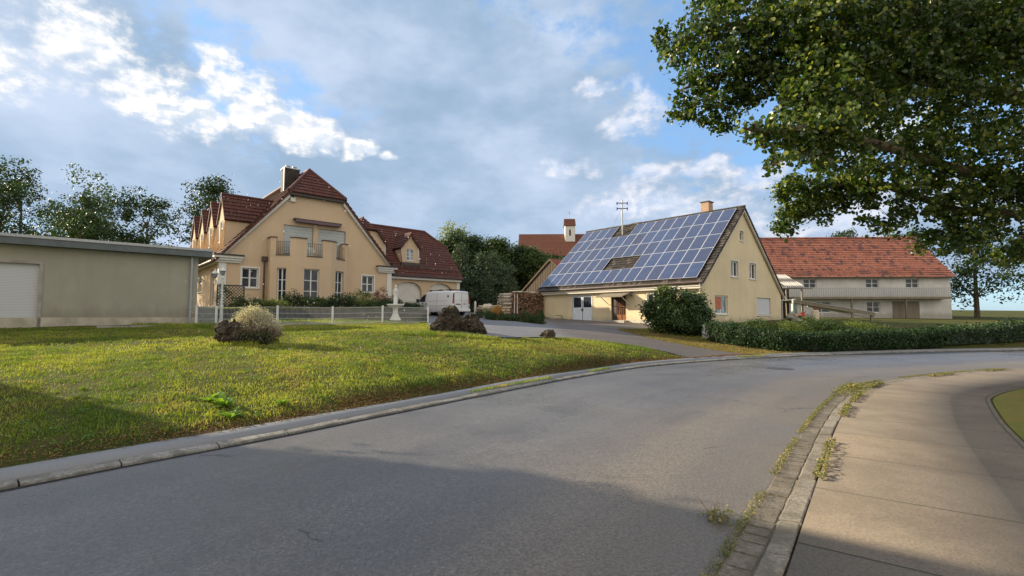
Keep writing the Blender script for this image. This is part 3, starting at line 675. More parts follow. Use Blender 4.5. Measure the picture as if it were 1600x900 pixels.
# leaf litter where the lawn meets the footpath
P, t = along(60000, .46, 1.3, iA, iB); k = NP.random(len(P)) < np.exp(-((kerb_s(P[:, 0], P[:, 1])-.70)/.20)**2)*(.75+.25*np.sin(t*.31)); P = P[k]
V, F = leaf_mesh(np.column_stack([P, np.maximum(terr(P[:, 0], P[:, 1]), .088)+.016]), np.tile((0, 0, 1.), (len(P), 1)), .030, NP, spread=.35, droop=0)
tag(link('leaf_litter', mesh_arr('leaf_litter', V, F), M['litter']), kind='stuff')
# grass tufts on the kerb joint
P, t = along(11000, .10, .22, iA, iB); k = (np.sin(t*.19+1)+.8*np.sin(t*.53) > .35); P = P[k]
tag(blades('kerb_weeds', P[:, 0], P[:, 1], np.full(len(P), .08), NP.uniform(.02, .055, len(P)), NP.uniform(.006, .011, len(P)), M['grass'], 1.0), kind='stuff')
# weeds in the right-hand gutter and along the pavement joint
iC, iD = near_idx(-4.95, 4.15), near_idx(13, 19.8)
P, t = along(15000, -RW-.035, -RW+.045, iC, iD); k = (np.sin(t*.9)+.9*np.sin(t*.37+2)+.5*np.sin(t*2.3) > -1.1); P = P[k]
V, F = leaf_mesh(np.column_stack([P, NP.uniform(.006, .040, len(P))]), np.tile((0, 0, 1.), (len(P), 1)), .016, NP, spread=.8, droop=-.3)
tag(link('gutter_weeds', mesh_arr('gutter_weeds', V, F), M['weed']), kind='stuff')
P, t = along(7000, -RW-.43, -RW-.33, iC, iD); k = (np.sin(t*.5+1)+.9*np.sin(t*.83+2) > .2); P = P[k]
V, F = leaf_mesh(np.column_stack([P, NP.uniform(.05, .10, len(P))]), np.tile((0, 0, 1.), (len(P), 1)), .03, NP, spread=.8, droop=-.3)
tag(link('pavement_weeds', mesh_arr('pavement_weeds', V, F), M['weed']), kind='stuff')
# the far end, where the weeds spread wide over the gutter
P, t = along(2600, -RW-.45, -RW+.10, near_idx(2.2, 13.3), near_idx(4.4, 15.4)); k = NP.random(len(P)) < .6; P = P[k]
V, F = leaf_mesh(np.column_stack([P, NP.uniform(.02, .10, len(P))]), np.tile((0, 0, 1.), (len(P), 1)), .035, NP, spread=.9, droop=-.3)
tag(link('gutter_weeds', mesh_arr('gutter_weeds', V, F), M['weed']), kind='stuff')
# coarser tufts and flat broad-leaved weeds mixed into the mown lawn
def ok_lawn(x, y): return (kerb_s(x, y) > .75) & ~inpoly(x, y, DRV) & (np.abs(x) < y*1.12+.6) & (((y-20.0)-(x+12.3)*.55 < -.6) | (x > -4.4))
cx = NP.uniform(-20, 9, 2600); cy = NP.uniform(4.6, 19, 2600); k = ok_lawn(cx, cy); cx, cy = cx[k], cy[k]; m_ = 26; j = np.repeat(np.arange(len(cx)), m_)
rr_ = NP.uniform(.02, .075, len(cx))[j]; xs = cx[j]+NP.normal(size=len(j))*rr_; ys = cy[j]+NP.normal(size=len(j))*rr_; hh = NP.uniform(.035, .085, len(cx))[j]*NP.uniform(.5, 1.1, len(j)); k = ok_lawn(xs, ys)
tag(blades('grass_tufts', xs[k], ys[k], terr(xs[k], ys[k])-.004, hh[k], NP.uniform(.006, .011, k.sum()), M['grass'], .8), kind='stuff')
cx = NP.uniform(-14, 3, 620); cy = NP.uniform(5, 14, 620); k = ok_lawn(cx, cy) & (NP.random(620) < np.exp(-(kerb_s(cx, cy)-1.0)/2.6)); cx, cy = cx[k], cy[k]; j = np.repeat(np.arange(len(cx)), 34)
rr_ = NP.uniform(.03, .11, len(cx))[j]; P = np.column_stack([cx[j]+NP.normal(size=len(j))*rr_, cy[j]+NP.normal(size=len(j))*rr_, np.zeros(len(j))]); P[:, 2] = terr(P[:, 0], P[:, 1])+NP.uniform(.012, .055, len(j))
V, F = leaf_mesh(P, np.tile((0, 0, 1.), (len(P), 1)), .030, NP, spread=.6, droop=-.1, hexa=True)
M['clover'] = leaf_mat('lawn_weed_leaf', (.07, .15, .016), (.17, .27, .035), None, .45, .35, .35, 1.)
tag(link('lawn_weeds', mesh_arr('lawn_weeds', V, F), M['clover']), kind='stuff')
# broad-leaved dock plants in the lawn corner and a dead stalk tuft in the gutter
def rosette(x, y, z, n, L, m, label, group, up=.7):
    e = empty('broad_leaved_weed', (x, y, z), 0, label, 'weed', group); mb = MB()
    for i in range(n):
        a = R0.uniform(0, 2*pi); l = L*R0.uniform(.6, 1.1); w = l*.17; t_ = R0.uniform(.35, up+.3); pts = []
        c_, s_ = cos(a), sin(a)
        for q, ww in ((0, .15), (.35, .9), (.7, 1.), (1., .05)):
            r = l*q; zz = l*t_*q*(1-.45*q); pts.append(((x+c_*r-s_*w*ww, y+s_*r+c_*w*ww, z+zz+w*.3*ww), (x+c_*r+s_*w*ww, y+s_*r-c_*w*ww, z+zz+w*.3*ww), (x+c_*r, y+s_*r, z+zz)))
        for q in range(3):
            A_, B_ = pts[q], pts[q+1]; mb.poly([A_[0], A_[2], B_[2], B_[0]]); mb.poly([A_[2], A_[1], B_[1], B_[2]])
    mb.build('leaves', m, e, fix=False); return e
M['dock'] = leaf_mat('dock_leaf', (.17, .28, .03), (.24, .36, .05), None, .4, .45, .4)
for k_, (x, y, L_, lab) in enumerate(((-3.98, 6.88, .17, 'bright green dock plant by the footpath, the one nearest the road at the lawn corner'), (-4.30, 7.25, .21, 'bright green broad-leaved dock, the largest rosette at the lawn corner'),
                              (-4.62, 7.42, .15, 'small dock rosette at the left rim of the weed group in the lawn'), (-3.62, 7.62, .12, 'low weed rosette to the right of the big dock plants, in the shorter grass'))):
    rosette(x, y, tz(x, y), 22, L_*1.15, M['dock'], lab, 'broad-leaved weeds in the lawn corner', 1.2)
e = empty('dead_weed', (1.62, 3.86, 0), 0, 'dry bare-stalked weed growing out of the gutter at the bottom of the picture', 'weed'); mb = MB()
for i in range(34):
    a = R0.uniform(0, 2*pi); l = R0.uniform(.06, .2); b_ = R0.uniform(.2, 1.2); p0 = (1.62+R0.uniform(-.07, .07), 3.86+R0.uniform(-.09, .09), 0); p1 = (p0[0]+cos(a)*l*b_*.6, p0[1]+sin(a)*l*b_*.6, l)
    mb.tube(p0, p1, .0013, .0007, 4)
mb.build('stalks', plain('dry_stalk', (.16, .10, .05), .8), e)
V, F = leaf_mesh(np.column_stack([NP.normal(1.62, .06, 130), NP.normal(3.86, .08, 130), NP.uniform(.01, .06, 130)]), np.tile((0, 0, 1.), (130, 1)), .03, NP, spread=.8, droop=-.3)
V = V-np.array((1.62, 3.86, 0)); link('leaves', mesh_arr('leaves', V, F), M['weed'], e)
# manhole cover
mh = empty('manhole_cover', (8.1, 14.65, .008), 0, 'round iron manhole cover set in the road before the hedge', 'manhole cover')
MB().lathe([(.40, -.01), (.40, .004), (.33, .006), (.33, -.01)], (8.1, 14.65, .008), 28).build('rim', M['dark_metal'], mh)
mb = MB().lathe([(.325, -.01), (.325, .006), (.0, .008)], (8.1, 14.65, .008), 28)
mb.build('lid', plain('cast_iron', (.05, .045, .04), .6, .3, 20), mh)
# ------------------------------------------------------------------ building helpers
ANG = math.atan2(.67, .742)
def clip_poly(P, a, lo):
    """keep the part of 2D polygon with (y>=a) if lo else (y<=a)"""
    out = []; n = len(P)
    for i in range(n):
        p, q = P[i], P[(i+1) % n]; ip = (p[1] >= a) if lo else (p[1] <= a); iq = (q[1] >= a) if lo else (q[1] <= a)
        if ip: out.append(p)
        if ip != iq:
            t = (a-p[1])/(q[1]-p[1]); out.append((p[0]+t*(q[0]-p[0]), a))
    return out
def roof_plane(mb, pts, course=.34, lift=.050, thick=.12, wob=.006):
    """tiled slope: every course a strip lifted at its lower edge; pts coplanar, seen from outside"""
    P = [Vector(mb.xf(*p)) if mb.xf else Vector(p) for p in pts]; xf = mb.xf; mb.xf = None
    n = (P[1]-P[0]).cross(P[-1]-P[0])
    if n.length < 1e-5: n = (P[2]-P[1]).cross(P[0]-P[1])
    n.normalize()
    if n.z < 0: n = -n
    h = Vector((-n.y, n.x, 0)).normalized(); b = n.cross(h)
    o = P[0]; Q = [((p-o).dot(h), (p-o).dot(b)) for p in P]
    lo = min(q[1] for q in Q); hi = max(q[1] for q in Q); k = 0; y = lo
    to3 = lambda q, l=0.: tuple(o+h*q[0]+b*q[1]+n*l)
    while y < hi-.02:
        y1 = min(hi, y+course); S = clip_poly(clip_poly(Q, y, True), y1, False)
        if len(S) >= 3:
            l_ = lift+R0.uniform(-wob, wob)
            V = [to3(q, l_*(1-(q[1]-y)/course)+.004) for q in S]; mb.poly(V)
            low = [q for q in S if abs(q[1]-y) < 1e-5]
            if len(low) >= 2:
                a_, c_ = min(low), max(low); mb.poly([to3(a_, l_+.004), to3(c_, l_+.004), to3(c_, -.01), to3(a_, -.01)])
        y = y1; k += 1
    low = [tuple(p-n*thick) for p in P]; mb.poly(low[::-1])
    for i in range(len(P)): j = (i+1) % len(P); mb.poly([tuple(P[i]+n*.002), tuple(P[j]+n*.002), low[j], low[i]])
    mb.xf = xf
def wall_holes(mb, prof, z0, holes, y=0., reveal=.16, sheet=True):
    """wall face in the plane b=y with rectangular holes and their reveals; prof = top outline (a, z)"""
    xs = sorted(set([p[0] for p in prof]+[h[0] for h in holes]+[h[1] for h in holes]))
    def top(x, side):
        for i in range(len(prof)-1):
            (x0, z_0), (x1, z_1) = prof[i], prof[i+1]
            if x1-x0 < 1e-9: continue
            if (x0 <= x < x1-1e-9 and side > 0) or (x0+1e-9 < x <= x1 and side < 0): return z_0+(z_1-z_0)*(x-x0)/(x1-x0)
        return prof[-1][1]
    for a, b in zip(xs[:-1], xs[1:]):
        if b-a < 1e-6: continue
        ta, tb = top(a, 1), top(b, -1)
        hs = sorted([(h[2], h[3]) for h in holes if h[0] <= a+1e-6 and h[1] >= b-1e-6]); z = z0
        for lo, hi in hs:
            if lo > z: mb.poly([(a, y, z), (b, y, z), (b, y, lo), (a, y, lo)])
            z = hi
        mb.poly([(a, y, z), (b, y, z), (b, y, tb), (a, y, ta)])
    for x0, x1, lo, hi in holes:
        r = y+reveal
        mb.poly([(x0, y, lo), (x0, r, lo), (x0, r, hi), (x0, y, hi)]); mb.poly([(x1, y, lo), (x1, y, hi), (x1, r, hi), (x1, r, lo)])
        mb.poly([(x0, y, hi), (x0, r, hi), (x1, r, hi), (x1, y, hi)]); mb.poly([(x0, y, lo), (x1, y, lo), (x1, r, lo), (x0, r, lo)])
def window(root, xf, x0, x1, z0, z1, y=0., reveal=.16, nx=2, nz=2, fw=.07, mun=.028, name='window', fm='frame', gm='glass', sill=True, surround=0., label=None, split=False):
    f = MB(xf); d0, d1 = y+reveal-.06, y+reveal+.01
    f.box(x0, x0+fw, d0, d1, z0, z1).box(x1-fw, x1, d0, d1, z0, z1).box(x0+fw, x1-fw, d0, d1, z1-fw, z1).box(x0+fw, x1-fw, d0, d1, z0, z0+fw)
    iw, ih = x1-x0-2*fw, z1-z0-2*fw
    for i in range(1, nx):
        c = x0+fw+iw*i/nx; m = mun*1.6 if (nx == 2 or split) else mun; f.box(c-m, c+m, d0+.004, d1-.004, z0+fw, z1-fw)
    for j in range(1, nz):
        c = z0+fw+ih*j/nz; f.box(x0+fw+.001, x1-fw-.001, d0+.008, d1-.008, c-mun, c+mun)
    if surround:
        s = surround
        f.box(x0-s, x0, y-.025, y+.02, z0-s*.2, z1+s).box(x1, x1+s, y-.025, y+.02, z0-s*.2, z1+s).box(x0, x1, y-.0251, y+.02, z1, z1+s)
    w = f.build(name, M[fm], root)
    if label: w['label'] = label
    p = MB(xf).poly([(x0+.02, y+reveal-.015, z0+.02), (x1-.02, y+reveal-.015, z0+.02), (x1-.02, y+reveal-.015, z1-.02), (x0+.02, y+reveal-.015, z1-.02)])
    # a pane is a sheet a few millimetres thick
    p.box(x0+.02, x1-.02, y+reveal-.010, y+reveal, z0+.02, z1-.02)
    p.build('pane', M[gm], w)
    if sill: MB(xf).box(x0-.05, x1+.05, y-.06, y+.10, z0-.06, z0-.002).build('sill', M['trim'], w)
    return w
def dormer(root, xf, c, h, bf, zb, ze, zr, zroof, tile, wallm, win=None, hip=0., over=.22, trim=True, open_trim=.08):
    """gabled dormer; xf maps (a along the eave, b into the roof, z); zroof(z)=depth b where the main slope has height z"""
    mb = MB(xf); be, br = zroof(ze), zroof(zr)
    q_ = hip/(zr-ze); front = [(c-h, ze), (c, ze+(zr-ze)*.97), (c+h, ze)] if not hip else [(c-h, ze), (c-h*q_, zr-hip-.1), (c+h*q_, zr-hip-.1), (c+h, ze)]
    holes = [] if not win else [win]
    wall_holes(mb, front, zb, holes, bf, .10)
    for s in (-1, 1): mb.poly([(c+s*h, bf, zb-.6), (c+s*h, bf, ze), (c+s*h, be+.3, ze), (c+s*h, zroof(zb-.6), zb-.6)])
    dm = mb.build('dormer', M[wallm], root)
    rf = MB(xf); k = (zr-ze)/h; ov = .18; fr = bf-over
    if hip:
        zh = zr-hip; xh = h*(zr-zh)/(zr-ze)+0.
        for s in (-1, 1):
            e = (c+s*(h+ov), ze-k*ov)
            roof_plane(rf, [(e[0], fr, e[1]), (e[0], zroof(e[1])+.1, e[1]), (c, br+.1, zr), (c, fr+hip*.9, zr), (c+s*xh, fr, zh)], .3)
        roof_plane(rf, [(c-xh, fr, zh), (c+xh, fr, zh), (c, fr+hip*.9, zr)], .3)
    else:
        for s in (-1, 1):
            e = (c+s*(h+ov), ze-k*ov)
            roof_plane(rf, [(e[0], fr, e[1]), (e[0], zroof(e[1])+.1, e[1]), (c, br+.1, zr), (c, fr, zr)], .3)
    r = rf.build('roof', M[tile], dm)
    rg = MB(xf); rg.tube((c, fr+(hip*.9 if hip else 0), zr+.03), (c, br, zr+.03), .08, n=6); rg.build('ridge', M['ridge_tile'], r)
    if trim:
        t = MB(xf); w = .10
        for s in (-1, 1):
            t.box(c+s*h-(w if s > 0 else 0), c+s*h+(0 if s > 0 else w), bf-.03, bf-.002, zb, ze+.02)
            a, b = (c+s*(h+.02), ze-.02), ((c, zr-.02) if not hip else (c+s*h*hip/(zr-ze), zr-hip-.12))
            t.prism([(a[0], bf-.035, a[1]-.10), (b[0], bf-.035, b[1]-.13), (b[0], bf-.035, b[1]), (a[0], bf-.035, a[1])], (0, .03, 0) if xf is None else (0, .03, 0))
        t.build('trim', M['trim'], dm)
    if win: window(dm, xf, *win, bf, .10, 2, 3 if win[3]-win[2] > 1.0 else 2, .05, .02, gm='glass_lit', sill=True)
    return dm

# ================================================================== ochre villa
HA = empty('villa', (-16.8, 27.6, 1.5), ANG, 'ochre villa with dark red roofs, a rounded balcony bay and two arched garage doors', 'house')
SL = 1.167; WD = 10.7; CX = 5.35; ZW = 5.3; ZR = ZW+SL*CX; DEP = 14.
holes = [(1.07, 1.98, 3.3, 4.48), (8.56, 9.44, 3.26, 4.43), (3.34, 5.17, 5.1, 7.36), (5.5, 7.33, 5.1, 7.36)]
mb = MB(); wall_holes(mb, [(0, ZW), (3.62, 9.42), (7.08, 9.42), (WD, ZW)], 1.3, holes, 0, .16)
XL = lambda a, b, z: (b, -a, z)          # wall in the plane x=0 that faces -x: a runs towards -y
wl = [(-2.9, -1.75, 2.2, 4.45), (-7.0, -5.8, 3.2, 4.45)]
mb.xf = XL; wall_holes(mb, [(-DEP, ZW), (0, ZW)], 1.3, wl, 0, .16); mb.xf = None
mb.poly([(WD, 0, 1.3), (WD, 6, 1.3), (WD, 6, ZW), (WD, 0, ZW)])
mb.poly([(WD, DEP, 1.3), (0, DEP, 1.3), (0, DEP, ZW), (3.62, DEP, 9.42), (7.08, DEP, 9.42), (WD, DEP, ZW)])
mb.build('wall', M['ochre'], HA)
window(HA, None, *holes[0], nx=2, nz=2, surround=.07); window(HA, None, *holes[1], nx=2, nz=2, surround=.07)
window(HA, XL, *wl[0], nx=2, nz=3); window(HA, XL, *wl[1], nx=2, nz=2)
for h_ in holes[2:]:
    d_ = MB().box(h_[0]+.02, h_[1]-.02, .10, .14, h_[2], h_[3]-.02).build('roller_shutter', M['shutter'], HA)
    m_ = MB()
    for k in range(11): m_.box(h_[0]+.03, h_[1]-.03, .092, .10, h_[2]+.03+k*.2, h_[2]+.035+k*.2)
    m_.build('slat_line', M['dark_metal'], d_)
# main roof
rf = MB(); o = .45; ez = ZW-SL*o; F_ = -.30; hy = 1.55; zh = 9.52; xh = (ZR-zh)/SL
roof_plane(rf, [(-o, F_, ez), (CX-xh, F_, zh), (CX, hy, ZR), (CX, DEP+.3, ZR), (-o, DEP+.3, ez)])
roof_plane(rf, [(WD+o, F_, ez), (CX+xh, F_, zh), (CX, hy, ZR), (CX, DEP+.3, ZR), (WD+o, DEP+.3, ez)])
roof_plane(rf, [(CX-xh-.15, F_-.06, zh-.08), (CX+xh+.15, F_-.06, zh-.08), (CX, hy, ZR+.03)])
RF = rf.build('roof', M['tile_dark'], HA)
rg = MB(); rg.tube((CX, hy, ZR+.05), (CX, DEP+.3, ZR+.05), .11, n=8)
for s in (-1, 1): rg.tube((CX+s*(xh+.1), F_, zh+.02), (CX, hy, ZR+.06), .10, n=8)
rg.build('ridge', M['ridge_tile'], RF)
for s in (-1, 1):   # bargeboards under the verge
    t = MB()
    X_ = lambda k: CX+s*(CX-k)
    t.prism([(X_(-.12), -.20, ZW-.42), (X_(CX-xh), -.20, zh-.42), (X_(CX-xh), -.20, zh-.14), (X_(-.38), -.20, ez-.10)], (0, .16, 0))
    t.build('bargeboard', M['trim'], HA)
t = MB().box(CX-xh, CX+xh, -.30, -.02, zh-.26, zh-.12).build('hip_soffit', M['dark_metal'], HA)
for x0, x1 in ((-.42, 1.08), (9.62, WD+.42)):      # moulded cornice returns
    c_ = MB().box(x0, x1, -.34, -.002, 4.98, 5.10).box(x0+.06, x1-.04, -.24, -.003, 4.84, 4.979).box(x0+.12, x1-.08, -.14, -.004, 4.72, 4.839); c_.build('cornice', M['trim'], HA)
MB().box(-.12, .26, -.05, -.001, 1.5, 4.71).box(-.12, -.003, .001, .30, 1.5, 4.71).build('pilaster', M['trim'], HA); MB().box(WD-.26, WD+.10, -.05, -.001, 1.5, 4.71).build('pilaster', M['trim'], HA)
c_ = MB()
c_.box(-.42, -.001, -.002, DEP, 4.98, 5.10).box(-.30, -.002, -.001, DEP, 4.72, 4.979)
c_.build('eave_cornice', M['trim'], HA)
for x0, x1 in ((-.46, 1.12), (9.58, WD+.46)): MB().box(x0, x1, -.40, -.0015, 5.102, 5.19).build('cornice_flashing', M['dark_metal'], HA)
g_ = MB(); g_.tube((-o-.06, F_, ez-.04), (-o-.06, DEP+.3, ez-.04), .08); g_.tube((WD+o+.06, F_, ez-.04), (WD+o+.06, 5.6, ez-.04), .08); g_.build('gutter', M['copper'], HA)
# chimney clad in slate with a pale flashing and two pots
ch = MB().box(4.35, 5.35, 3.5, 4.35, 9.5, 12.0).build('chimney', M['slate'], HA)
MB().box(4.28, 4.349, 3.46, 3.54, 9.5, 12.02).box(4.30, 5.40, 3.45, 4.40, 12.0, 12.06).build('flashing', M['galv'], ch)
for x in (4.65, 5.1): MB().lathe([(.13, 0), (.13, .16), (.17, .18), (.17, .22), (.02, .24)], (x, 3.9, 12.06), 12).build('chimney_pot', M['galv'], ch)
# dormers on the left slope (they face -x)
zrf = lambda z: (z-ZW)/SL
for y_ in (2.4, 5.6, 8.8, 12.0):
    dormer(HA, XL, -y_, .98, .42, 5.95, 7.75, 9.22, zrf, 'tile_dark', 'ochre', win=(-y_-.45, -y_+.45, 6.25, 7.5), over=.10)
# rounded bay with balcony
BV = [(2.45, 0), (2.45, -.6), (3.65, -1.4), (5.85, -1.4), (7.2, -.65), (7.2, 0)]
bay = MB(); doors = []; piers = []; cop = MB(); rail = []
gapspec = [None, (.40, .93, .30, 1.12), (.52, 1.45, .66, 1.64), (.42, 1.22, .46, 1.30), None]
for i in range(5):
    p0, p1 = Vector(BV[i]+(0,)), Vector(BV[i+1]+(0,)); L = (p1-p0).length; e = (p1-p0)/L; nin = Vector((-e.y, e.x, 0))
    xf = (lambda p0=p0, e=e, nin=nin: (lambda a, b, z: tuple(p0+e*a+nin*b+Vector((0, 0, z)))))()
    gs = gapspec[i]; bay.xf = xf
    hl = [] if gs is None else [(gs[0], gs[1], 2.42, 4.52)]
    wall_holes(bay, [(0, 5.28), (L, 5.28)], 1.3, hl, 0, .22)
    bay.poly([(0, .24, 5.0), (L, .24, 5.0), (L, .24, 5.28), (0, .24, 5.28)])
    bay.poly([(0, 0, 5.28), (L, 0, 5.28), (L, .24, 5.28), (0, .24, 5.28)])
    segs = [(0, L)] if gs is None else [(0, gs[2]), (gs[3], L)]
    cop.xf = xf
    for a, b in segs:
        piers.append(MB(xf).box(a, b, .002, .24, 5.282, 6.36)); cop.box(a-.02, b+.02, -.05, .28, 6.36, 6.42)
    if gs:
        cop.box(gs[2], gs[3], -.05, .28, 5.283, 5.33)
        w_ = window(HA, xf, gs[0], gs[1], 2.42, 4.52, 0, .2, 2, 3, .06, .022, name='french_window', sill=False)
        r = MB(xf); r.tube((gs[2], .12, 6.12), (gs[3], .12, 6.12), .014, n=5).tube((gs[2], .12, 5.42), (gs[3], .12, 5.42), .012, n=5)
        n_ = int((gs[3]-gs[2])/.11)
        for k in range(1, n_): x = gs[2]+(gs[3]-gs[2])*k/n_; r.tube((x, .12, 5.42), (x, .12, 6.12), .009, n=4)
        rail.append(r)
bay.xf = None; bay.poly([(x, y, 5.0) for x, y in BV]); BY = bay.build('balcony_bay', M['ochre'], HA)
[q.build('parapet_pier', M['ochre'], BY) for q in piers]; cop.build('coping', M['copper'], BY)
for r in rail: r.build('railing', M['dark_metal'], BY)
# right-hand end of the bay steps down to a lower pier
MB().box(7.21, 7.50, -.42, -.002, 1.5, 5.02).build('side_pier', M['ochre'], BY)
a_ = MB(); a_.box(3.88, 6.92, -.34, -.02, 7.72, 7.80).build('awning', M['dark_metal'], HA)
MB().box(3.95, 6.85, -.44, -.10, 7.56, 7.715).build('awning_fabric', M['awning'], [c for c in HA.children if c.name.startswith('awning')][0])
b_ = MB().box(3.66, 3.96, -.14, -.002, 8.86, 9.12).build('alarm_box', M['trim'], HA)
MB().lathe([(.09, 0), (.09, .05), (.04, .12)], (3.81, -.08, 9.12), 10).build('beacon', M['dark_metal'], b_)
dp = MB(); dp.box(2.12, 2.42, -.22, -.003, 4.95, 5.22).tube((2.27, -.11, 2.0), (2.27, -.11, 4.95), .05); dp.build('downpipe', M['copper'], HA)
# garage wing
GW = 6.0; GX0, GX1 = WD+.001, 21.1; GE = 5.15
def arch(x0, x1, zs, zt, n=14): return [(x0+(x1-x0)*i/n, zs+(zt-zs)*math.sqrt(max(0, 1-(2*i/n-1)**2))) for i in range(n+1)]
gh = [(14.36, 17.02, 1.7, 4.66), (17.75, 20.35, 1.7, 4.66)]
mb = MB(); wall_holes(mb, [(GX0, GE), (GX1, GE)], 1.3, gh, GW, .3)
for x0, x1, z0, z1 in gh:        # spandrels above the arch
    A_ = arch(x0, x1, 3.86, 4.655)
    for (xa, za), (xb, zb_) in zip(A_[:-1], A_[1:]):
        mb.poly([(xa, GW, za), (xb, GW, zb_), (xb, GW, z1), (xa, GW, z1)]); mb.poly([(xa, GW, za), (xa, GW+.3, za), (xb, GW+.3, zb_), (xb, GW, zb_)])
mb.poly([(GX1, GW, 1.3), (GX1, 13.7, 1.3), (GX1, 13.7, GE), (GX1, 11.2, 8.3), (GX1, 8.5, 8.3), (GX1, GW, GE)])
mb.poly([(GX0, 13.7, 1.3), (GX1, 13.7, 1.3), (GX1, 13.7, GE), (GX0, 13.7, GE)])
mb.build('garage_wall', M['ochre'], HA)
for x0, x1, z0, z1 in gh:
    w2 = (x1-x0)/2; xc = (x0+x1)/2
    me_ = MB().box(-w2, w2, -.03, .03, 0, z1-z0+.05); gdo = me_.build('garage_door', M['chevron'], HA, absz=False); gdo.location = (xc, GW+.28, z0-1.5)
    MB().box(-.10, .10, -.07, -.03, 1.0, 1.06).build('handle', M['dark_metal'], gdo, absz=False)
rf = MB(); SW = 1.16; fy = 5.65; ry = 9.84; zf = 5.2; zr_ = zf+SW*(ry-fy); by = 2*ry-fy
roof_plane(rf, [(WD+.35, fy, zf), (21.4, fy, zf), (21.4, 8.41, zf+SW*(8.41-fy)), (19.55, ry, zr_), (6.6, ry, zr_)])
roof_plane(rf, [(WD+.35, by, zf), (21.4, by, zf), (21.4, by-2.76, zf+SW*2.76), (19.55, ry, zr_), (6.6, ry, zr_)])
roof_plane(rf, [(21.45, 8.36, zf+SW*2.76-.06), (21.45, 2*ry-8.36, zf+SW*2.76-.06), (19.55, ry, zr_+.02)])
GR = rf.build('garage_roof', M['tile_dark'], HA)
rg = MB(); rg.tube((6.6, ry, zr_+.05), (19.6, ry, zr_+.05), .11, n=8).tube((19.6, ry, zr_+.05), (21.4, 8.41, zf+SW*2.76+.03), .10, n=8)
rg.build('ridge', M['ridge_tile'], GR)
sg = MB(); sg.tube((14.2, 6.12, 5.98), (21.2, 6.12, 5.98), .025, n=5).tube((14.2, 6.12, 5.88), (21.2, 6.12, 5.88), .02, n=5)
for k in range(9): sg.box(14.4+k*.83, 14.44+k*.83, 6.1, 6.2, 5.68, 6.02)
sg.build('snow_guard', M['copper'], GR)
t = MB().box(GX0+.2, 21.25, fy+.06, GW-.002, 4.86, 5.04).box(20.86, 21.22, GW-.05, GW-.001, 1.5, 4.86).build('cornice', M['trim'], HA)
MB().tube((WD+.4, fy-.07, 5.13), (21.42, fy-.07, 5.13), .08).build('gutter', M['copper'], HA)
zr2 = lambda z: fy+(z-zf)/SW
dormer(HA, None, 16.1, .92, 6.55, 6.42, 7.92, 9.08, zr2, 'tile_dark', 'ochre', win=(15.72, 16.48, 6.62, 7.68), over=.25)
MB().box(15.1, 17.1, 6.33, 6.56, 6.12, 6.42).build('lead_apron', M['dark_metal'], HA)
dormer(HA, None, 11.75, 1.72, 6.15, 5.85, 7.9, 10.0, zr2, 'tile_dark', 'ochre', win=None, hip=1.1, over=.25)
# lamp and house number between the villa corner and the first garage door
lm = MB().tube((13.55, GW-.05, 4.10), (13.55, GW-.2, 4.16), .02).lathe([(.04, -.12), (.10, -.02), (.12, .12), (.03, .2)], (13.55, GW-.2, 4.05), 10).build('wall_lamp', M['copper'], HA)
def text(body, size, m, parent, loc, rot=(pi/2, 0, 0), ext=.006, name='lettering'):
    cu = bpy.data.curves.new(name, 'FONT'); cu.body = body; cu.size = size; cu.extrude = ext; cu.align_x = 'CENTER'; cu.align_y = 'CENTER'
    t_ = bpy.data.objects.new(name, cu); COL.objects.link(t_); bpy.context.view_layer.update()
    me = bpy.data.meshes.new_from_object(t_.evaluated_get(bpy.context.evaluated_depsgraph_get())); bpy.data.objects.remove(t_); me.name = name; me.materials.clear()
    o = link(name, me, m, parent); o.location = loc; o.rotation_euler = rot; return o
text('20', .42, M['copper'], HA, (13.35, GW-.02, 3.35-1.5), name='house_number')
# lamp on the side wall
MB().tube((-.02, 4.6, 3.9), (-.3, 4.6, 3.95), .02).lathe([(.03, -.2), (.11, -.1), (.13, .08), (.02, .2)], (-.3, 4.6, 3.9), 10).build('wall_lamp', M['galv'], HA)

# balcony furniture seen through the middle railing
def loc_w(root, x, y):
    return (root.location.x+cos(ANG)*x-sin(ANG)*y, root.location.y+sin(ANG)*x+cos(ANG)*y)
def chair(x, y, z, rz, m, lab):
    wx, wy = loc_w(HA, x, y); e = empty('garden_chair', (wx, wy, z), ANG+rz, lab, 'chair', 'chairs on the balcony')
    MB().box(-.24, .24, -.24, .24, .40, .44).build('seat', m, e, absz=False)
    b = MB()
    for k in range(5): b.box(-.22+k*.095, -.17+k*.095, .21, .24, .44, .92)
    b.box(-.24, .24, .205, .245, .92, .98).build('backrest', m, e, absz=False)
    for sx in (-1, 1):
        for sy in (-1, 1): MB().tube((sx*.21, sy*.21, 0), (sx*.20, sy*.20, .40), .018, n=6).build('leg', m, e, absz=False)
    for sx in (-1, 1): MB().bar((sx*.25, -.22, .64), (sx*.25, .22, .64), .04, .03).build('armrest', m, e, absz=False)
chair(4.05, -.75, 5.0, .4, M['black'], 'black slatted garden chair on the balcony, at the left of the railing gap')
chair(4.75, -.70, 5.0, -.2, M['trim'], 'white slatted garden chair on the balcony, in the middle of the railing gap')

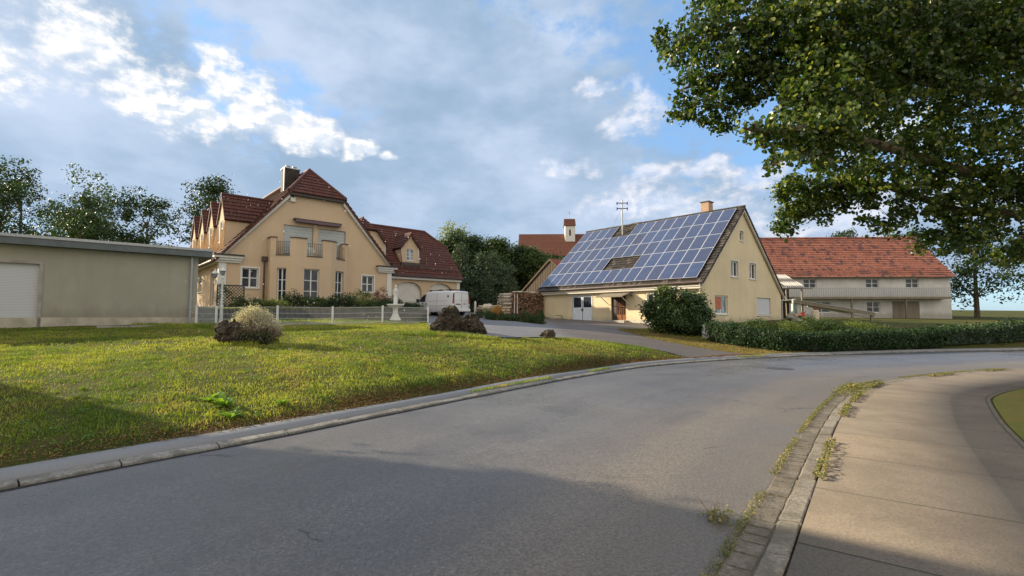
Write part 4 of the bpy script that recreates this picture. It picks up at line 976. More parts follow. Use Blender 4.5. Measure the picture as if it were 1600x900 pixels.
# ================================================================== long house with the solar roof
HB = empty('long_house', (12.7, 32.0, .9), ANG, 'long cream rendered house whose roof is covered with blue solar panels', 'house')
BW, BL = 14.3, 15.0; RX, RZ = 6.7, 9.95; ZL, ZRt = 4.18, 3.72
gh2 = [(1.83, 3.85, 1.74, 3.06), (9.04, 11.9, 1.70, 3.08), (4.5, 5.72, 4.5, 5.7), (7.79, 9.05, 4.5, 5.76), (6.17, 6.84, 7.33, 8.1)]
mb = MB(); wall_holes(mb, [(0, ZL-.12), (RX, RZ-.12), (BW, ZRt-.12)], .3, gh2, 0, .15)
lh = [(-11.4, -9.26, 1.14, 3.32), (-7.4, -6.03, 1.30, 3.30), (-4.2, -3.2, 1.95, 3.2)]
mb.xf = XL; wall_holes(mb, [(-BL, ZL-.1), (0, ZL-.1)], .3, lh, 0, .2); mb.xf = None
mb.poly([(BW, 0, .3), (BW, BL, .3), (BW, BL, ZRt-.1), (BW, 0, ZRt-.1)]); mb.poly([(0, BL, .3), (BW, BL, .3), (BW, BL, ZRt-.12), (RX, BL, RZ-.12), (0, BL, ZL-.12)])
mb.build('wall', M['cream'], HB)
MB().box(-.035, BW, -.035, -.001, .3, 1.18).build('plinth', M['stone_trim'], HB)
m_ = MB(XL)
for a, b in ((-BL, -11.42), (-9.24, -7.42), (-6.01, 0)): m_.box(a, b, -.04, -.002, .3, 1.36)
m_.build('plinth', M['stone_trim'], HB)
sn = (RZ-ZL)/RX; sr = (RZ-ZRt)/(BW-RX); oh = .38; ef = -.26; eb = BL+.22
rf = MB(); roof_plane(rf, [(-oh, ef, ZL-sn*oh), (-oh, eb, ZL-sn*oh), (RX, eb, RZ), (RX, ef, RZ)], .33, .045)
roof_plane(rf, [(BW+oh, ef, ZRt-sr*oh), (BW+oh, eb, ZRt-sr*oh), (RX, eb, RZ), (RX, ef, RZ)], .33, .045)
RB = rf.build('roof', M['tile_brown'], HB); MB().tube((RX, ef, RZ+.05), (RX, eb, RZ+.05), .11, n=8).build('ridge', M['tile_brown'], RB)
t = MB()
t.prism([(-.3, -.20, ZL-sn*.3-.30), (RX, -.20, RZ-.36), (RX, -.20, RZ-.13), (-.36, -.20, ZL-sn*.36-.13)], (0, .14, 0)); t.prism([(BW+.3, -.20, ZRt-sr*.3-.30), (RX, -.20, RZ-.36), (RX, -.20, RZ-.13), (BW+.36, -.20, ZRt-sr*.36-.13)], (0, .14, 0))
t.build('bargeboard', M['cream_shed'], HB)
MB().box(-.36, -.002, 0, BL, 3.60, 3.72).box(-.30, -.003, .01, BL, 3.46, 3.599).build('eaves_board', M['cream_shed'], HB)
MB().tube((-oh-.09, ef, 3.86), (-oh-.09, eb, 3.80), .085).build('gutter', M['copper'], HB)
MB().path([(-oh-.06, -.05, 3.78), (-.25, -.03, 3.5), (-.09, .12, 3.25), (-.09, .12, 1.0)], .045).build('downpipe', M['cream_shed'], HB)
MB().path([(BW+oh+.05, ef, 3.35), (BW+.12, -.02, 2.95), (BW+.08, -.06, 1.0)], .045).build('downpipe', M['galv'], HB)
# gable windows
window(HB, None, *gh2[0], nx=2, nz=1, fw=.09, gm='glass_lit', split=True, label='ground floor gable window with a red blind')
MB().box(1.94, 2.95, .09, .128, 2.1, 2.95).build('red_blind', plain('red_brown_blind', (.42, .13, .06), .7), HB)
w = MB().box(9.06, 11.88, .09, .14, 1.72, 3.06).build('roller_shutter', M['slats'], HB); MB().box(8.98, 11.96, -.05, .12, 1.62, 1.698).build('sill', M['trim'], w)
for h_ in gh2[2:4]: window(HB, None, *h_, nx=2, nz=1, fw=.10, split=True, surround=.06, mun=.05)
window(HB, None, *gh2[4], nx=1, nz=1, fw=.10, surround=.05)
# workshop doors: white, two leaves, dark glass above
for k, (a, b) in enumerate(((-11.36, -10.36), (-10.30, -9.30))):
    dl = MB(XL).box(a, b, .05, .09, 1.16, 2.32).box(a, a+.09, .05, .09, 2.32, 3.26).box(b-.09, b, .05, .09, 2.32, 3.26).box(a+.09, b-.09, .05, .09, 3.17, 3.26).build('workshop_door', M['door_white'], HB)
    MB(XL).box(a+.09, b-.09, .06, .075, 2.32, 3.17).build('pane', M['glass'], dl)
    MB(XL).box((b-.07) if k == 0 else (a+.03), (b-.03) if k == 0 else (a+.07), .0, .05, 2.05, 2.22).build('handle', M['dark_metal'], dl)
MB(XL).box(-11.46, -11.37, -.03, .12, 1.14, 3.4).box(-9.29, -9.2, -.03, .12, 1.14, 3.4).box(-11.37, -9.29, -.03, .12, 3.28, 3.4).build('door_frame', M['cream_shed'], HB)
# brown front door with glazing bars and a dark side panel
dr = MB(XL); a, b = -6.98, -6.06
dr.box(a, b, .08, .12, 1.30, 1.72).box(a, a+.1, .08, .12, 1.72, 3.28).box(b-.1, b, .08, .12, 1.72, 3.28).box(a+.1, b-.1, .08, .12, 3.14, 3.28).box(a+.1, b-.1, .08, .12, 2.28, 2.36)
for k in range(1, 4): x = a+.1+(b-a-.2)*k/4; dr.box(x-.02, x+.02, .082, .118, 1.72, 3.14)
fd = dr.build('front_door', M['doorwood'], HB); MB(XL).box(a+.1, b-.1, .095, .105, 1.72, 3.14).build('pane', glass_mat('amber_glass', (.025, .012, .008), .25), fd)
MB(XL).tube((a+.06, .02, 2.1), (a+.06, .02, 2.4), .015, n=6).build('handle', M['dark_metal'], fd)
MB(XL).box(-7.38, -6.99, .10, .14, 1.30, 3.28).build('door_side_panel', M['dark_metal'], HB)
window(HB, XL, *lh[2], reveal=.16, nx=2, nz=1, split=True, surround=.04)
MB(XL).box(-7.7, -5.6, -.95, -.041, .8, 1.12).box(-7.5, -5.8, -.62, -.042, 1.12, 1.28).build('doorstep', M['concrete'], HB)
cp_ = MB(XL); cp_.prism([(-7.95, -1.25, 3.02), (-7.95, -.003, 3.36), (-7.95, -.003, 3.43), (-7.95, -1.25, 3.10)], (2.45, 0, 0)); CPY = cp_.build('door_canopy', M['timber'], HB)
b_ = MB(XL)
for a in (-7.6, -5.72): b_.tube((a, -.03, 2.50), (a, -1.05, 3.06), .028, n=6)
b_.build('bracket', M['trim'], CPY)
MB(XL).path([(-5.35, -.003, 3.32), (-5.35, -.2, 3.38), (-5.35, -.25, 3.2)], .018, 6).lathe([(.03, .1), (.09, .02), (.10, -.06)], (-5.35, -.25, 3.14), 10).build('wall_lamp', M['dark_metal'], HB)
# solar panels
d0 = .40; sl = math.hypot(1, sn); PH, PW = 1.745, .985; tx, tzz = 1/sl, sn/sl
def pvpanel(first=[None]):
    if first[0] is None:
        b = MB().box(-PW/2+.008, PW/2-.008, 0, PH-.016, 0, .034); o_ = b.build('solar_panel', [M['alu']], HB, absz=False, fix=True)
        c = MB(); c.poly([(-PW/2+.036, .026, .0365), (PW/2-.036, .026, .0365), (PW/2-.036, PH-.042, .0365), (-PW/2+.036, PH-.042, .0365)])
        c.build('cell_sheet', M['pv'], o_, absz=False, fix=False); first[0] = o_; return o_
    c = first[0].copy(); COL.objects.link(c)
    q = first[0].children[0].copy(); COL.objects.link(q); q.parent = c; return c
Rm = Matrix(((0, tx, -tzz), (-1, 0, 0), (0, tzz, tx))).to_4x4()      # columns: along the eave, up the slope, normal
for r in range(5):
    for c in range(15):
        if (r == 4 and c in (4, 5)) or (r == 1 and c in (6, 7, 8)): continue
        o_ = pvpanel(); d_ = d0+r*PH; xx = -oh+d_*tx; zz = (ZL-sn*oh)+d_*tzz
        yy = 15.05-(c+.5)*PW; nrm = Vector((-tzz, 0, tx))*.11
        o_.matrix_basis = Matrix.Translation((xx+nrm.x, yy, zz+nrm.z-.9)) @ Rm
rl = MB()
for r in range(5):
    for q in (.35, 1.3):
        d_ = d0+r*PH+q; x = -oh+d_*tx; z = ZL-sn*oh+d_*tzz; rl.box(x-.09, x-.03, .35, 14.95, z+.0, z+.06)

# mast with two cross-arms, brick chimney, low vent
ms = MB(); ms.tube((5.6, 10.15, 8.6), (5.6, 10.15, 12.15), .06, n=8)
MS = ms.build('roof_mast', M['galv'], HB); ca = MB()
for z in (11.4, 11.9):
    ca.bar((5.6-.36, 10.15+.36, z), (5.6+.36, 10.15-.36, z), .07, .07)
    for s in (-1, 1): ca.tube((5.6+s*.33, 10.15-s*.33, z-.16), (5.6+s*.33, 10.15-s*.33, z+.1), .045, n=6)
ca.build('crossarm', M['dark_metal'], MS)
ca = MB().tube((5.6, 10.15, 11.6), (4.1, 11.2, 7.75), .008, n=4).build('guy_wire', M['dark_metal'], MS)
cb = MB().box(7.0, 7.75, 2.75, 3.4, 8.9, 10.95).build('chimney', M['brick'], HB); MB().box(6.94, 7.81, 2.69, 3.46, 10.95, 11.03).build('cap', M['dark_metal'], cb)
MB().box(7.1, 7.7, 9.2, 10.0, 9.2, 10.16).box(7.0, 7.8, 9.1, 10.1, 10.16, 10.22).build('roof_vent', M['dark_metal'], HB)
# ================================================================== church, barn, farmhouse
ch = empty('church', (.9, 80, 1.8), -.02, 'distant church with a steep old red tiled roof and a small white bell turret', 'church')
rf = MB(); roof_plane(rf, [(0, 0, 9.9), (16, 0, 9.9), (16, 5, 14.4), (.25, 5, 14.4)], .22, .02); roof_plane(rf, [(0, 10, 9.9), (16, 10, 9.9), (16, 5, 14.4), (.25, 5, 14.4)], .22, .02)
rf.v = [(x, y, z+1.8) for x, y, z in rf.v]
rf.build('roof', M['tile_church'], ch)
mb = MB().box(.35, 15.7, .45, 9.6, 1.0, 11.9).prism([(.35, .4, 11.7), (.35, 9.6, 11.7), (.35, 5, 15.9)], (.1, 0, 0)); mb.build('wall', stucco('greenish_render', (.44, .47, .40)), ch)
tx0 = 8.35; tw = 1.65
wm = MB(); wall_holes(wm, [(tx0, 17.5), (tx0+tw, 17.5)], 13.2, [(tx0+.66, tx0+.96, 15.6, 16.7)], 3.2, .2)
wm.box(tx0+.001, tx0+tw-.001, 3.41, 5.0, 13.2, 17.5); TU = wm.build('bell_turret', M['white_stone'], ch)
MB().box(tx0+.66, tx0+.96, 3.38, 3.4, 15.6, 16.7).build('louvre', M['black'], TU)
MB().box(tx0+tw-.0005, tx0+tw+.04, 3.22, 5, 13.2, 17.5).build('side_wall', M['cream_shed'], TU)
rf = MB(); roof_plane(rf, [(tx0-.15, 3.0, 17.4), (tx0+tw+.15, 3.0, 17.4), (tx0+tw+.15, 4.1, 18.75), (tx0-.15, 4.1, 18.75)], .2, .02); roof_plane(rf, [(tx0-.15, 5.2, 17.4), (tx0+tw+.15, 5.2, 17.4), (tx0+tw+.15, 4.1, 18.75), (tx0-.15, 4.1, 18.75)], .2, .02)
rf.build('turret_roof', M['tile_church'], TU); MB().tube((tx0+.8, 4.1, 18.7), (tx0+.8, 4.1, 20.2), .03, n=5).tube((tx0+.55, 4.1, 19.8), (tx0+1.05, 4.1, 19.8), .025, n=5).build('spire_cross', M['dark_metal'], TU)

bn = empty('barn', (7.2, 48.6, 1.3), ANG, 'weathered barn with vertical grey boards and a low red tiled roof beside the woodpile', 'barn')
mb = MB(XL); wall_holes(mb, [(-9.1, 4.4), (-4.56, 7.75), (0, 4.4)], 1., [(-3.1, -1.9, 1.2, 3.1)], 0, .15); mb.build('plank_wall', M['planks'], bn)
MB().box(.01, 9, -.01, .02, 1, 4.4).box(.01, 9, 9.08, 9.1, 1, 4.4).build('side_wall', M['planks'], bn); MB(XL).box(-3.1, -1.9, .12, .15, 1.2, 3.1).build('door', M['timber'], bn)
rf = MB(); roof_plane(rf, [(-.12, -.35, 4.2), (-.12, 4.56, 7.85), (9, 4.56, 7.85), (9, -.35, 4.2)]); roof_plane(rf, [(-.12, 9.45, 4.2), (-.12, 4.56, 7.85), (9, 4.56, 7.85), (9, 9.45, 4.2)])
mbb = MB(XL); [mbb.prism([(-4.56, -.14, 7.62), (-4.56-s*4.9, -.14, 3.97), (-4.56-s*4.9, -.14, 4.17), (-4.56, -.14, 7.86)], (0, .10, 0)) for s in (-1, 1)]; mbb.build('bargeboard', M['bark'], bn)
rf.build('roof', tiles('weathered_red_tiles', (.30, .085, .05), (.22, .065, .04), (.05, .02, .015)), bn)

fm = empty('farmhouse', (26.5, 56, 1.4), radians(-2), 'white farmhouse with a patchy orange tiled roof and balcony, half hidden by the long house', 'house')
FL = 24
fh = [(7.4, 8.9, 4.85, 5.95), (8.4, 10.4, 2.0, 3.3), (14.5, 16, 4.85, 5.95), (19, 20.5, 4.85, 5.95), (14.5, 16, 2.0, 3.3)]
mb = MB(); wall_holes(mb, [(0, 6.4), (FL, 6.4)], .8, fh, 0, .2); mb.poly([(0, 0, .8), (0, 10, .8), (0, 10, 6.4), (0, 5, 11.2), (0, 0, 6.4)]); mb.poly([(FL, 0, .8), (FL, 10, .8), (FL, 10, 6.4), (FL, 5, 11.2), (FL, 0, 6.4)])
mb.build('wall', stucco('flaking_whitewash', (.62, .60, .56), .15, .85), fm)
rf = MB(); roof_plane(rf, [(-.3, -.45, 6.1), (FL+.3, -.45, 6.1), (FL+.3, 5, 11.45), (-.3, 5, 11.45)], .36, .06, wob=.02); roof_plane(rf, [(-.3, 10.45, 6.1), (FL+.3, 10.45, 6.1), (FL+.3, 5, 11.45), (-.3, 5, 11.45)], .36, .06)
MB().box(17.4, 20.4, -.05, -.003, .9, 3.3).build('barn_door', M['timber'], fm)
FR = rf.build('roof', M['tile_red'], fm); MB().tube((-.3, 5, 11.5), (FL+.3, 5, 11.5), .13, n=8).build('ridge', M['tile_red'], FR)
MB().box(-.3, FL+.3, -.6, -.44, 6.0, 6.12).build('gutter', M['copper'], fm)
for i, h_ in enumerate(fh): window(fm, None, *h_, nx=2, nz=2 if i != 1 else 1, fw=.09, split=True)
bl = MB().box(5.6, FL-1, -1.3, -.002, 3.55, 3.8).build('balcony', M['timber'], fm)
b_ = MB().box(5.6, FL-1, -1.3, -1.24, 4.75, 4.82).box(5.6, FL-1, -1.3, -1.25, 3.86, 3.92)
k = 5.65
while k < FL-1: b_.box(k, k+.09, -1.285, -1.26, 3.92, 4.75); k += .2
b_.build('railing', M['galv'], bl)
for x in (5.8, 12, 18): MB().box(x, x+.16, -1.2, -1.04, .9, 3.549).build('post', M['timber'], bl)

# corrugated lean-to roof between the houses
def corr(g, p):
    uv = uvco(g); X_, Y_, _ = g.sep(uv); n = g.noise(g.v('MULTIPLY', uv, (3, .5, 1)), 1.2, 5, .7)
    wv = g.m('SINE', g.m('MULTIPLY', g.sep(obco(g))[0], 31.4)); c = g.mix(g.ramp(n, .5, .72), (.56, .53, .48), (.24, .14, .08)); g.put(p.inputs['Base Color'], g.mix(g.ramp(wv, -.3, .4, .95, 0.), c, (.06, .045, .035)))  # rust blotches, then dark stripes that paint in the shading of the corrugation
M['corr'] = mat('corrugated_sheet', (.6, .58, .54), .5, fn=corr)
aw = empty('lean_to', (25.6, 45.5, 1.2), radians(-2), 'lean-to with a pale corrugated roof beside the long house gable', 'lean-to')
V, F = [], []; n = 60; L_ = 1.8
for i in range(n+1):
    x = L_*i/n; dz = .075*cos(i/n*2*pi*9); V += [(x+.35, 0, 3.15-0+dz), (x, 3.0, 4.62+dz), (x+.35, 0, 3.13+dz), (x, 3.0, 4.6+dz)]
    if i: k = 4*i; F += [(k-4, k, k+1, k-3), (k-2, k-1, k+3, k+2), (k-4, k-2, k+2, k)]
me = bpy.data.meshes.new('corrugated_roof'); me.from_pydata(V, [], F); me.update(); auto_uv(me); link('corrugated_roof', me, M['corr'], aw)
for x in (.5, 1.95): MB().box(x, x+.12, .2, .32, .8, 4.25).build('post', M['timber'], aw)
MB().box(.2, 3.0, .18, .34, 4.18, 4.3).box(0, 2.7, 2.7, 2.86, 5.5, 5.62).build('beam', M['timber'], aw)
MB().box(-1.5, 1.95, 2.4, 2.5, .4, 4.35).build('back_wall', plain('shade_black_boards', (.022, .016, .012), .9), aw)  # near-black colour paints in the shade of the passage behind the lean-to
# open carport: green post, pitched grey beam and roof boards
cpt = empty('carport', (25.2, 43.0, 1.1), .001, 'open carport frame with a green post and a sloping grey timber beam', 'carport')
MB().box(0, .28, 0, .28, .6, 2.75).build('post', plain('green_paint', (.14, .24, .17), .6), cpt); MB().box(-.07, -.001, 0, .22, .6, 2.7).build('post', M['trim'], cpt)
MB().lathe([(.17, 0), (.17, .35), (.13, .4)], (.12, .12, 2.75), 12).build('pipe_collar', M['galv'], cpt)
MB().bar((0, 0, 2.92), (6.5, -1.0, 1.75), .16, .26).build('beam', M['timber'], cpt)
MB().bar((1.5, .4, 2.5), (6.5, -.5, 1.45), .10, .10).build('strut', M['trim'], cpt)
MB().prism([(.2, .0, 3.07), (6.5, -1, 1.91), (6.5, 2.6, 1.91), (.2, 2.9, 3.07)], (0, 0, .04)).build('roof_sheet', M['galv'], cpt)
MB().box(6.2, 6.4, -1, -.8, .6, 1.7).build('post', M['timber'], cpt)
gp = empty('concrete_post', (25.0, 39.6, .9), 0, 'round cream concrete post with a rusty cap standing behind the hedge', 'post')
MB().lathe([(.27, -.4), (.26, 1.15), (.22, 1.2)], (25.0, 39.6, .9), 16).build('shaft', plain('cream_concrete', (.60, .52, .38), .85), gp, smooth=False)
MB().lathe([(.12, 0), (.14, .1), (.10, .24)], (25.0, 39.6, 2.1), 10).build('cap', plain('rust', (.16, .05, .03), .8), gp)
rm = empty('farm_machine', (25.6, 42.4, 1.1), .3, 'red farm implement with an orange hood parked under the carport', 'farm machine')
red = plain('red_machine_paint', (.55, .035, .03), .4); og = plain('orange_machine_paint', (.75, .30, .07), .4)
MB().bar((-1.0, 0, .55), (1.0, 0, .35), .5, .32).bar((-.2, -.1, .8), (.8, -.1, .3), .12, .12).bar((-.9, .2, .3), (.1, -.3, .9), .09, .09).build('chassis', red, rm, absz=False, bevel=.03)
MB().prism([(-1.2, -.3, .25), (-.3, -.3, .25), (-.45, -.3, .62), (-1.1, -.3, .72)], (0, .6, 0)).build('hood', og, rm, absz=False, bevel=.03)
for x in (-.7, .7): MB().tube((x, -.42, .3), (x, -.28, .3), .28, n=18).tube((x, .28, .3), (x, .42, .3), .28, n=18).build('wheel', M['black'], rm, absz=False)
# stacked clutter in the dark passage
e = empty('rubble_heap', (23.2, 38.8, 1.0), 0, 'heap of stones and scrap in the dark passage beside the long house', 'rubble')
def rock_mesh(name, c, r, seed, m, parent, sub=4, amp=.28, flat=.0):
    import bmesh
    rs = np.random.default_rng(seed); bm = bmesh.new(); bmesh.ops.create_icosphere(bm, subdivisions=sub, radius=1)
    V = np.array([v.co[:] for v in bm.verts]); K = rs.normal(size=(10, 3)); K /= np.linalg.norm(K, axis=1)[:, None]; lim = rs.uniform(.55, .9, 10)
    d_ = np.ones(len(V))
    for k, l in zip(K, lim): q = V @ k; d_ = np.where(q*d_ > l, d_*l/np.maximum(q*d_, 1e-6), d_)       # chipped faces
    nz = np.zeros(len(V))
    for f_, a_ in ((2.3, .42), (5.1, .36), (10.7, .32), (22., .24), (41., .13)):
        A_ = rs.normal(size=(3, 3)); ph = rs.uniform(0, 6, 3); q = V @ A_*f_*.6+ph; nz += a_*(1-2*np.abs(np.sin(q[:, 0])*np.cos(q[:, 1])+.4*np.sin(q[:, 2])))
    d_ = d_*(1+amp*nz*.6)
    V = V*d_[:, None]*np.array(r)
    for v, p in zip(bm.verts, V): v.co = p
    me = bpy.data.meshes.new(name); bm.to_mesh(me); bm.free(); auto_uv(me); o_ = link(name, me, m, parent); o_.location = c; return o_
def tufa(g, p):
    o = obco(g); a = g.noise(o, 3, 6, .7); b = g.noise(o, 14, 5, .75); v = g.n('ShaderNodeTexVoronoi'); g.put(v.inputs['Vector'], o); v.inputs['Scale'].default_value = 9
    c = g.mix(g.ramp(a, .35, .65), (.030, .024, .018), (.125, .100, .073)); c = g.mix(g.ramp(b, .55, .75), c, (.25, .22, .17)); c = g.mix(g.ramp(v.outputs[0], .0, .35, .9, 0.), c, (.008, .006, .005))
    g.put(p.inputs['Base Color'], c); bump(g, p, g.m('ADD', g.m('MULTIPLY', b, 1.2), v.outputs[0]), 1., .06)
M['tufa'] = mat('porous_tufa', (.1, .07, .05), .95, fn=tufa, spec=.2)
M['stone'] = plain('grey_stone', (.28, .25, .21), .9, .3, 5, bs=.6)
for k in range(5): rock_mesh('stone', (R0.uniform(-.9, .9), R0.uniform(-.3, .3), .15+R0.random()*.5), (.4, .3, .25), 60+k, M['stone'], e, 3)

# ================================================================== left flat-roofed garage (runs out of the frame)
ga = empty('flat_garage', (-13.62, 20.75, 1.3), ANG, 'flat-roofed grey-green garage with a slate grey fascia left of the fence', 'garage')
mb = MB(); wall_holes(mb, [(-9, 4.15), (0, 4.15)], .6, [(-7.9, -4.9, 1.2, 3.5)], 0, .15); mb.poly([(0, 0, .6), (0, 5, .6), (0, 5, 4.15), (0, 0, 4.15)]); mb.poly([(-9, 0, .6), (-9, 5, .6), (-9, 5, 4.15), (-9, 0, 4.15)]); mb.poly([(-9, 5, .6), (0, 5, .6), (0, 5, 4.15), (-9, 5, 4.15)])
mb.build('wall', stucco('grey_green_render', (.36, .35, .28)), ga)
MB().box(-9.4, .46, -.35, 5.3, 4.15, 4.47).build('flat_roof', plain('slate_grey_fascia', (.10, .12, .125), .55), ga)
MB().box(-7.9, -4.9, .10, .15, 1.2, 3.5).build('garage_door', M['slats'], ga)
MB().box(-8.0, -7.901, -.03, .12, 1.2, 3.6).box(-4.899, -4.8, -.03, .12, 1.2, 3.6).box(-7.901, -4.899, -.03, .12, 3.501, 3.6).build('door_frame', M['concrete'], ga)
MB().tube((-.25, -.09, 1.0), (-.25, -.09, 4.14), .05).build('downpipe', M['galv'], ga)
MB().box(-9, .02, -.03, -.002, .6, 1.55).build('plinth', M['stone_trim'], ga)
MB().box(-9.42, .48, -.38, -.352, 4.40, 4.50).build('roof_edge', M['galv'], ga)

# fence
fe = empty('mesh_fence', (-12.3, 20, 1.2), 0, 'low white wire mesh fence with square posts between the lawn and the villa garden', 'fence')
F0 = Vector((-12.3, 20.0, 0)); FD = Vector((8.04, 4.4, 0)); st = .25
posts = [F0+FD*k for k in (-.075, 0, .25, .5, .75, 1.0)]
for p in posts: p.z = tz(p.x, p.y)
for p in posts:
    MB().box(p.x-.035, p.x+.035, p.y-.035, p.y+.035, p.z-.1, p.z+.83).box(p.x-.04, p.x+.04, p.y-.04, p.y+.04, p.z+.83, p.z+.845).build('post', M['frame'], fe)
M['wire'] = plain('grey_green_wire', (.42, .44, .43), .5, .08, 6, bs=0)
for p, q in zip(posts[:-1], posts[1:]):
    m_ = MB(); n = 46; lp = lambda t, h: (p.x+(q.x-p.x)*t, p.y+(q.y-p.y)*t, p.z+(q.z-p.z)*t+h)
    for k in range(1, n): m_.tube(lp(k/n, .06), lp(k/n, .80), .0048, n=3, cap=False)
    for h in (.08, .28, .50, .77): m_.bar(lp(0, h), lp(1, h), .014, .016)
    m_.build('mesh_panel', M['wire'], fe)
# stone edging along the foot of the fence
ed = MB(); E0 = F0-FD*.35-Vector((0, .9, 0)); n = 26
for k in range(n):
    a = E0+FD*1.32*k/n; b = E0+FD*1.32*(k+.96)/n; ed.bar((a.x, a.y, tz(a.x, a.y)+.02), (b.x, b.y, tz(b.x, b.y)+.02), .28, .10)
tag(ed.build('edging_strip', M['concrete']), 'pale concrete edging strip along the top of the lawn before the fence', 'edging')

# retaining wall
rw = MB(); n = 16
a, b = Vector((*WALL0, 0)), Vector((*WALL1, 0)); dd = (b-a).normalized(); nn = Vector((dd.y, -dd.x, 0))*.12
def q4(p, z0, z1): return z0, z1
A_ = a+nn; B_ = b+nn
rw.prism([(A_.x, A_.y, 1.0), (B_.x, B_.y, 1.0), (B_.x, B_.y, 1.98), (A_.x, A_.y, 1.90)], tuple(-nn*2.4)); 
b2 = Vector((-8.2, 34.2, 0)); d2 = (b2-b).normalized(); n2 = Vector((d2.y, -d2.x, 0))*.24
rw.prism([(b.x, b.y, 1.0), (b2.x, b2.y, 1.0), (b2.x, b2.y, 2.0), (b.x, b.y, 1.95)], tuple(n2))
def wallst(g, p):
    b_ = g.n('ShaderNodeTexBrick'); g.put(b_.inputs['Vector'], uvco(g)); b_.inputs['Scale'].default_value = 1; b_.inputs['Brick Width'].default_value = .34; b_.inputs['Row Height'].default_value = .16; b_.inputs['Mortar Size'].default_value = .014
    b_.inputs['Color1'].default_value = (.062, .06, .06, 1); b_.inputs['Color2'].default_value = (.04, .04, .04, 1); b_.inputs['Mortar'].default_value = (.03, .03, .03, 1); g.put(p.inputs['Base Color'], b_.outputs[0]); bump(g, p, g.m('ADD', g.m('MULTIPLY', b_.outputs[1], -1), g.noise(obco(g), 12, 4, .7)), .7, .03)
tag(rw.build('retaining_wall', mat('dark_garden_stone', (.1, .1, .1), .9, fn=wallst)), 'low dark stone retaining wall under the villa shrubs behind the fence', 'wall')

# ================================================================== fountain, lamp, trellis
fx, fyy = -6.15, 25.35; fz = tz(fx, fyy)
fo = empty('fountain', (fx, fyy, fz), 0, 'white stone fountain basin on a flared foot with a standing figure on top', 'fountain')
MB().lathe([(.30, -.05), (.29, .05), (.22, .14), (.13, .38), (.12, .55), (.16, .64)], (fx, fyy, fz), 24).build('pedestal', M['white_stone'], fo, smooth=True)
MB().lathe([(.16, .64), (.30, .68), (.44, .78), (.46, .84), (.42, .845), (.36, .78), (.05, .74)], (fx, fyy, fz), 28).build('basin', M['white_stone'], fo, smooth=True)
st_ = MB().lathe([(.13, .84), (.12, .92), (.10, .96), (.115, 1.05), (.105, 1.25), (.085, 1.38), (.075, 1.50), (.10, 1.60), (.105, 1.68), (.045, 1.74), (.038, 1.77), (.055, 1.81), (.06, 1.86), (.045, 1.91), (.01, 1.93)], (fx, fyy, fz-.07), 16)
st_.path([(fx+.09, fyy, fz+1.56), (fx+.15, fyy-.03, fz+1.42), (fx+.08, fyy-.10, fz+1.36)], [.033, .028, .02], 6).path([(fx-.09, fyy, fz+1.56), (fx-.13, fyy-.02, fz+1.40), (fx-.05, fyy-.10, fz+1.30)], [.033, .028, .02], 6)
st_.build('statue', M['white_stone'], fo, smooth=True)
lx, ly = -12.55, 20.75; lz = tz(lx, ly)
la = empty('garden_lamp', (lx, ly, lz), 0, 'white ornamental lamp post with lantern arms at the left end of the fence', 'lamp post')
MB().lathe([(.11, -.1), (.11, .1), (.07, .16), (.055, .7), (.075, .74), (.045, .8), (.04, 1.95), (.06, 2.0), (.03, 2.1)], (lx, ly, lz), 12).build('post', M['trim'], la)
for dx in (-.34, -.02, .0):
    px_ = lx+dx; pz = lz+(2.0 if dx else 2.12)
    if dx: MB().path([(lx, ly, lz+1.78), (px_*.5+lx*.5, ly, lz+1.72), (px_, ly, pz)], .018, 6).build('arm', M['galv'], la)
    if dx == -.02: continue
    l_ = MB().lathe([(.05, 0), (.085, .05), (.12, .20), (.02, .21)], (px_, ly, pz), 8).build('lantern', M['glass_lit'], la)
    MB().lathe([(.15, .20), (.12, .25), (.03, .34), (.02, .42)], (px_, ly, pz), 8).build('lantern_roof', M['trim'], l_)
tr = empty('trellis', (-15.4, 25.0, 1.6), ANG, 'dark lattice trellis panel with a climbing plant at the corner of the villa', 'trellis')
m_ = MB()
m_.box(0, 1.3, -.03, .03, 3.2, 3.26).box(0, .05, -.03, .03, 1.6, 3.2).box(1.25, 1.3, -.03, .03, 1.6, 3.2)
m_.build('frame', M['black'], tr); m_ = MB()
for k in range(-9, 10):
    for s in (-1, 1):
        x0 = k*.16; P_ = [(x0+s*t*1.6 if s > 0 else x0+1.3-(t*1.6)*1, 1.6+t*1.6) for t in (0, 1)]
        # clip each diagonal lath to the frame
        (xa, za), (xb, zb_) = P_; 
        t0, t1 = 0., 1.
        for lo, hi in ((0., 1.3),):
            if abs(xb-xa) > 1e-6:
                u0, u1 = sorted(((lo-xa)/(xb-xa), (hi-xa)/(xb-xa))); t0, t1 = max(t0, u0), min(t1, u1)
        if t1 > t0: m_.bar((xa+(xb-xa)*t0, .012*s, za+(zb_-za)*t0), (xa+(xb-xa)*t1, .012*s, za+(zb_-za)*t1), .012, .03)
m_.build('lattice', M['black'], tr)

# ================================================================== white van
def paint(g, p):
    o = obco(g); n = g.noise(o, 1.5, 4, .6); Z_ = g.sep(o)[2]
    g.put(p.inputs['Base Color'], g.mix(g.m('MULTIPLY', g.ramp(Z_, .2, 1.0, 1., 0.), g.m('MULTIPLY', n, .5)), (.68, .69, .70), (.38, .36, .32)))
    p.inputs['Coat Weight'].default_value = .5; p.inputs['Coat Roughness'].default_value = .06
M['van'] = mat('white_van_paint', (.7, .7, .7), .35, fn=paint)
vx, vy = -3.9, 37.0; vz = tz(-5.2, 38.5)+.03
vn = empty('van', (vx, vy, vz), ANG+pi/2+.16, 'white panel van parked before the arched garage doors', 'van')   # local x forward
LN = 4.9
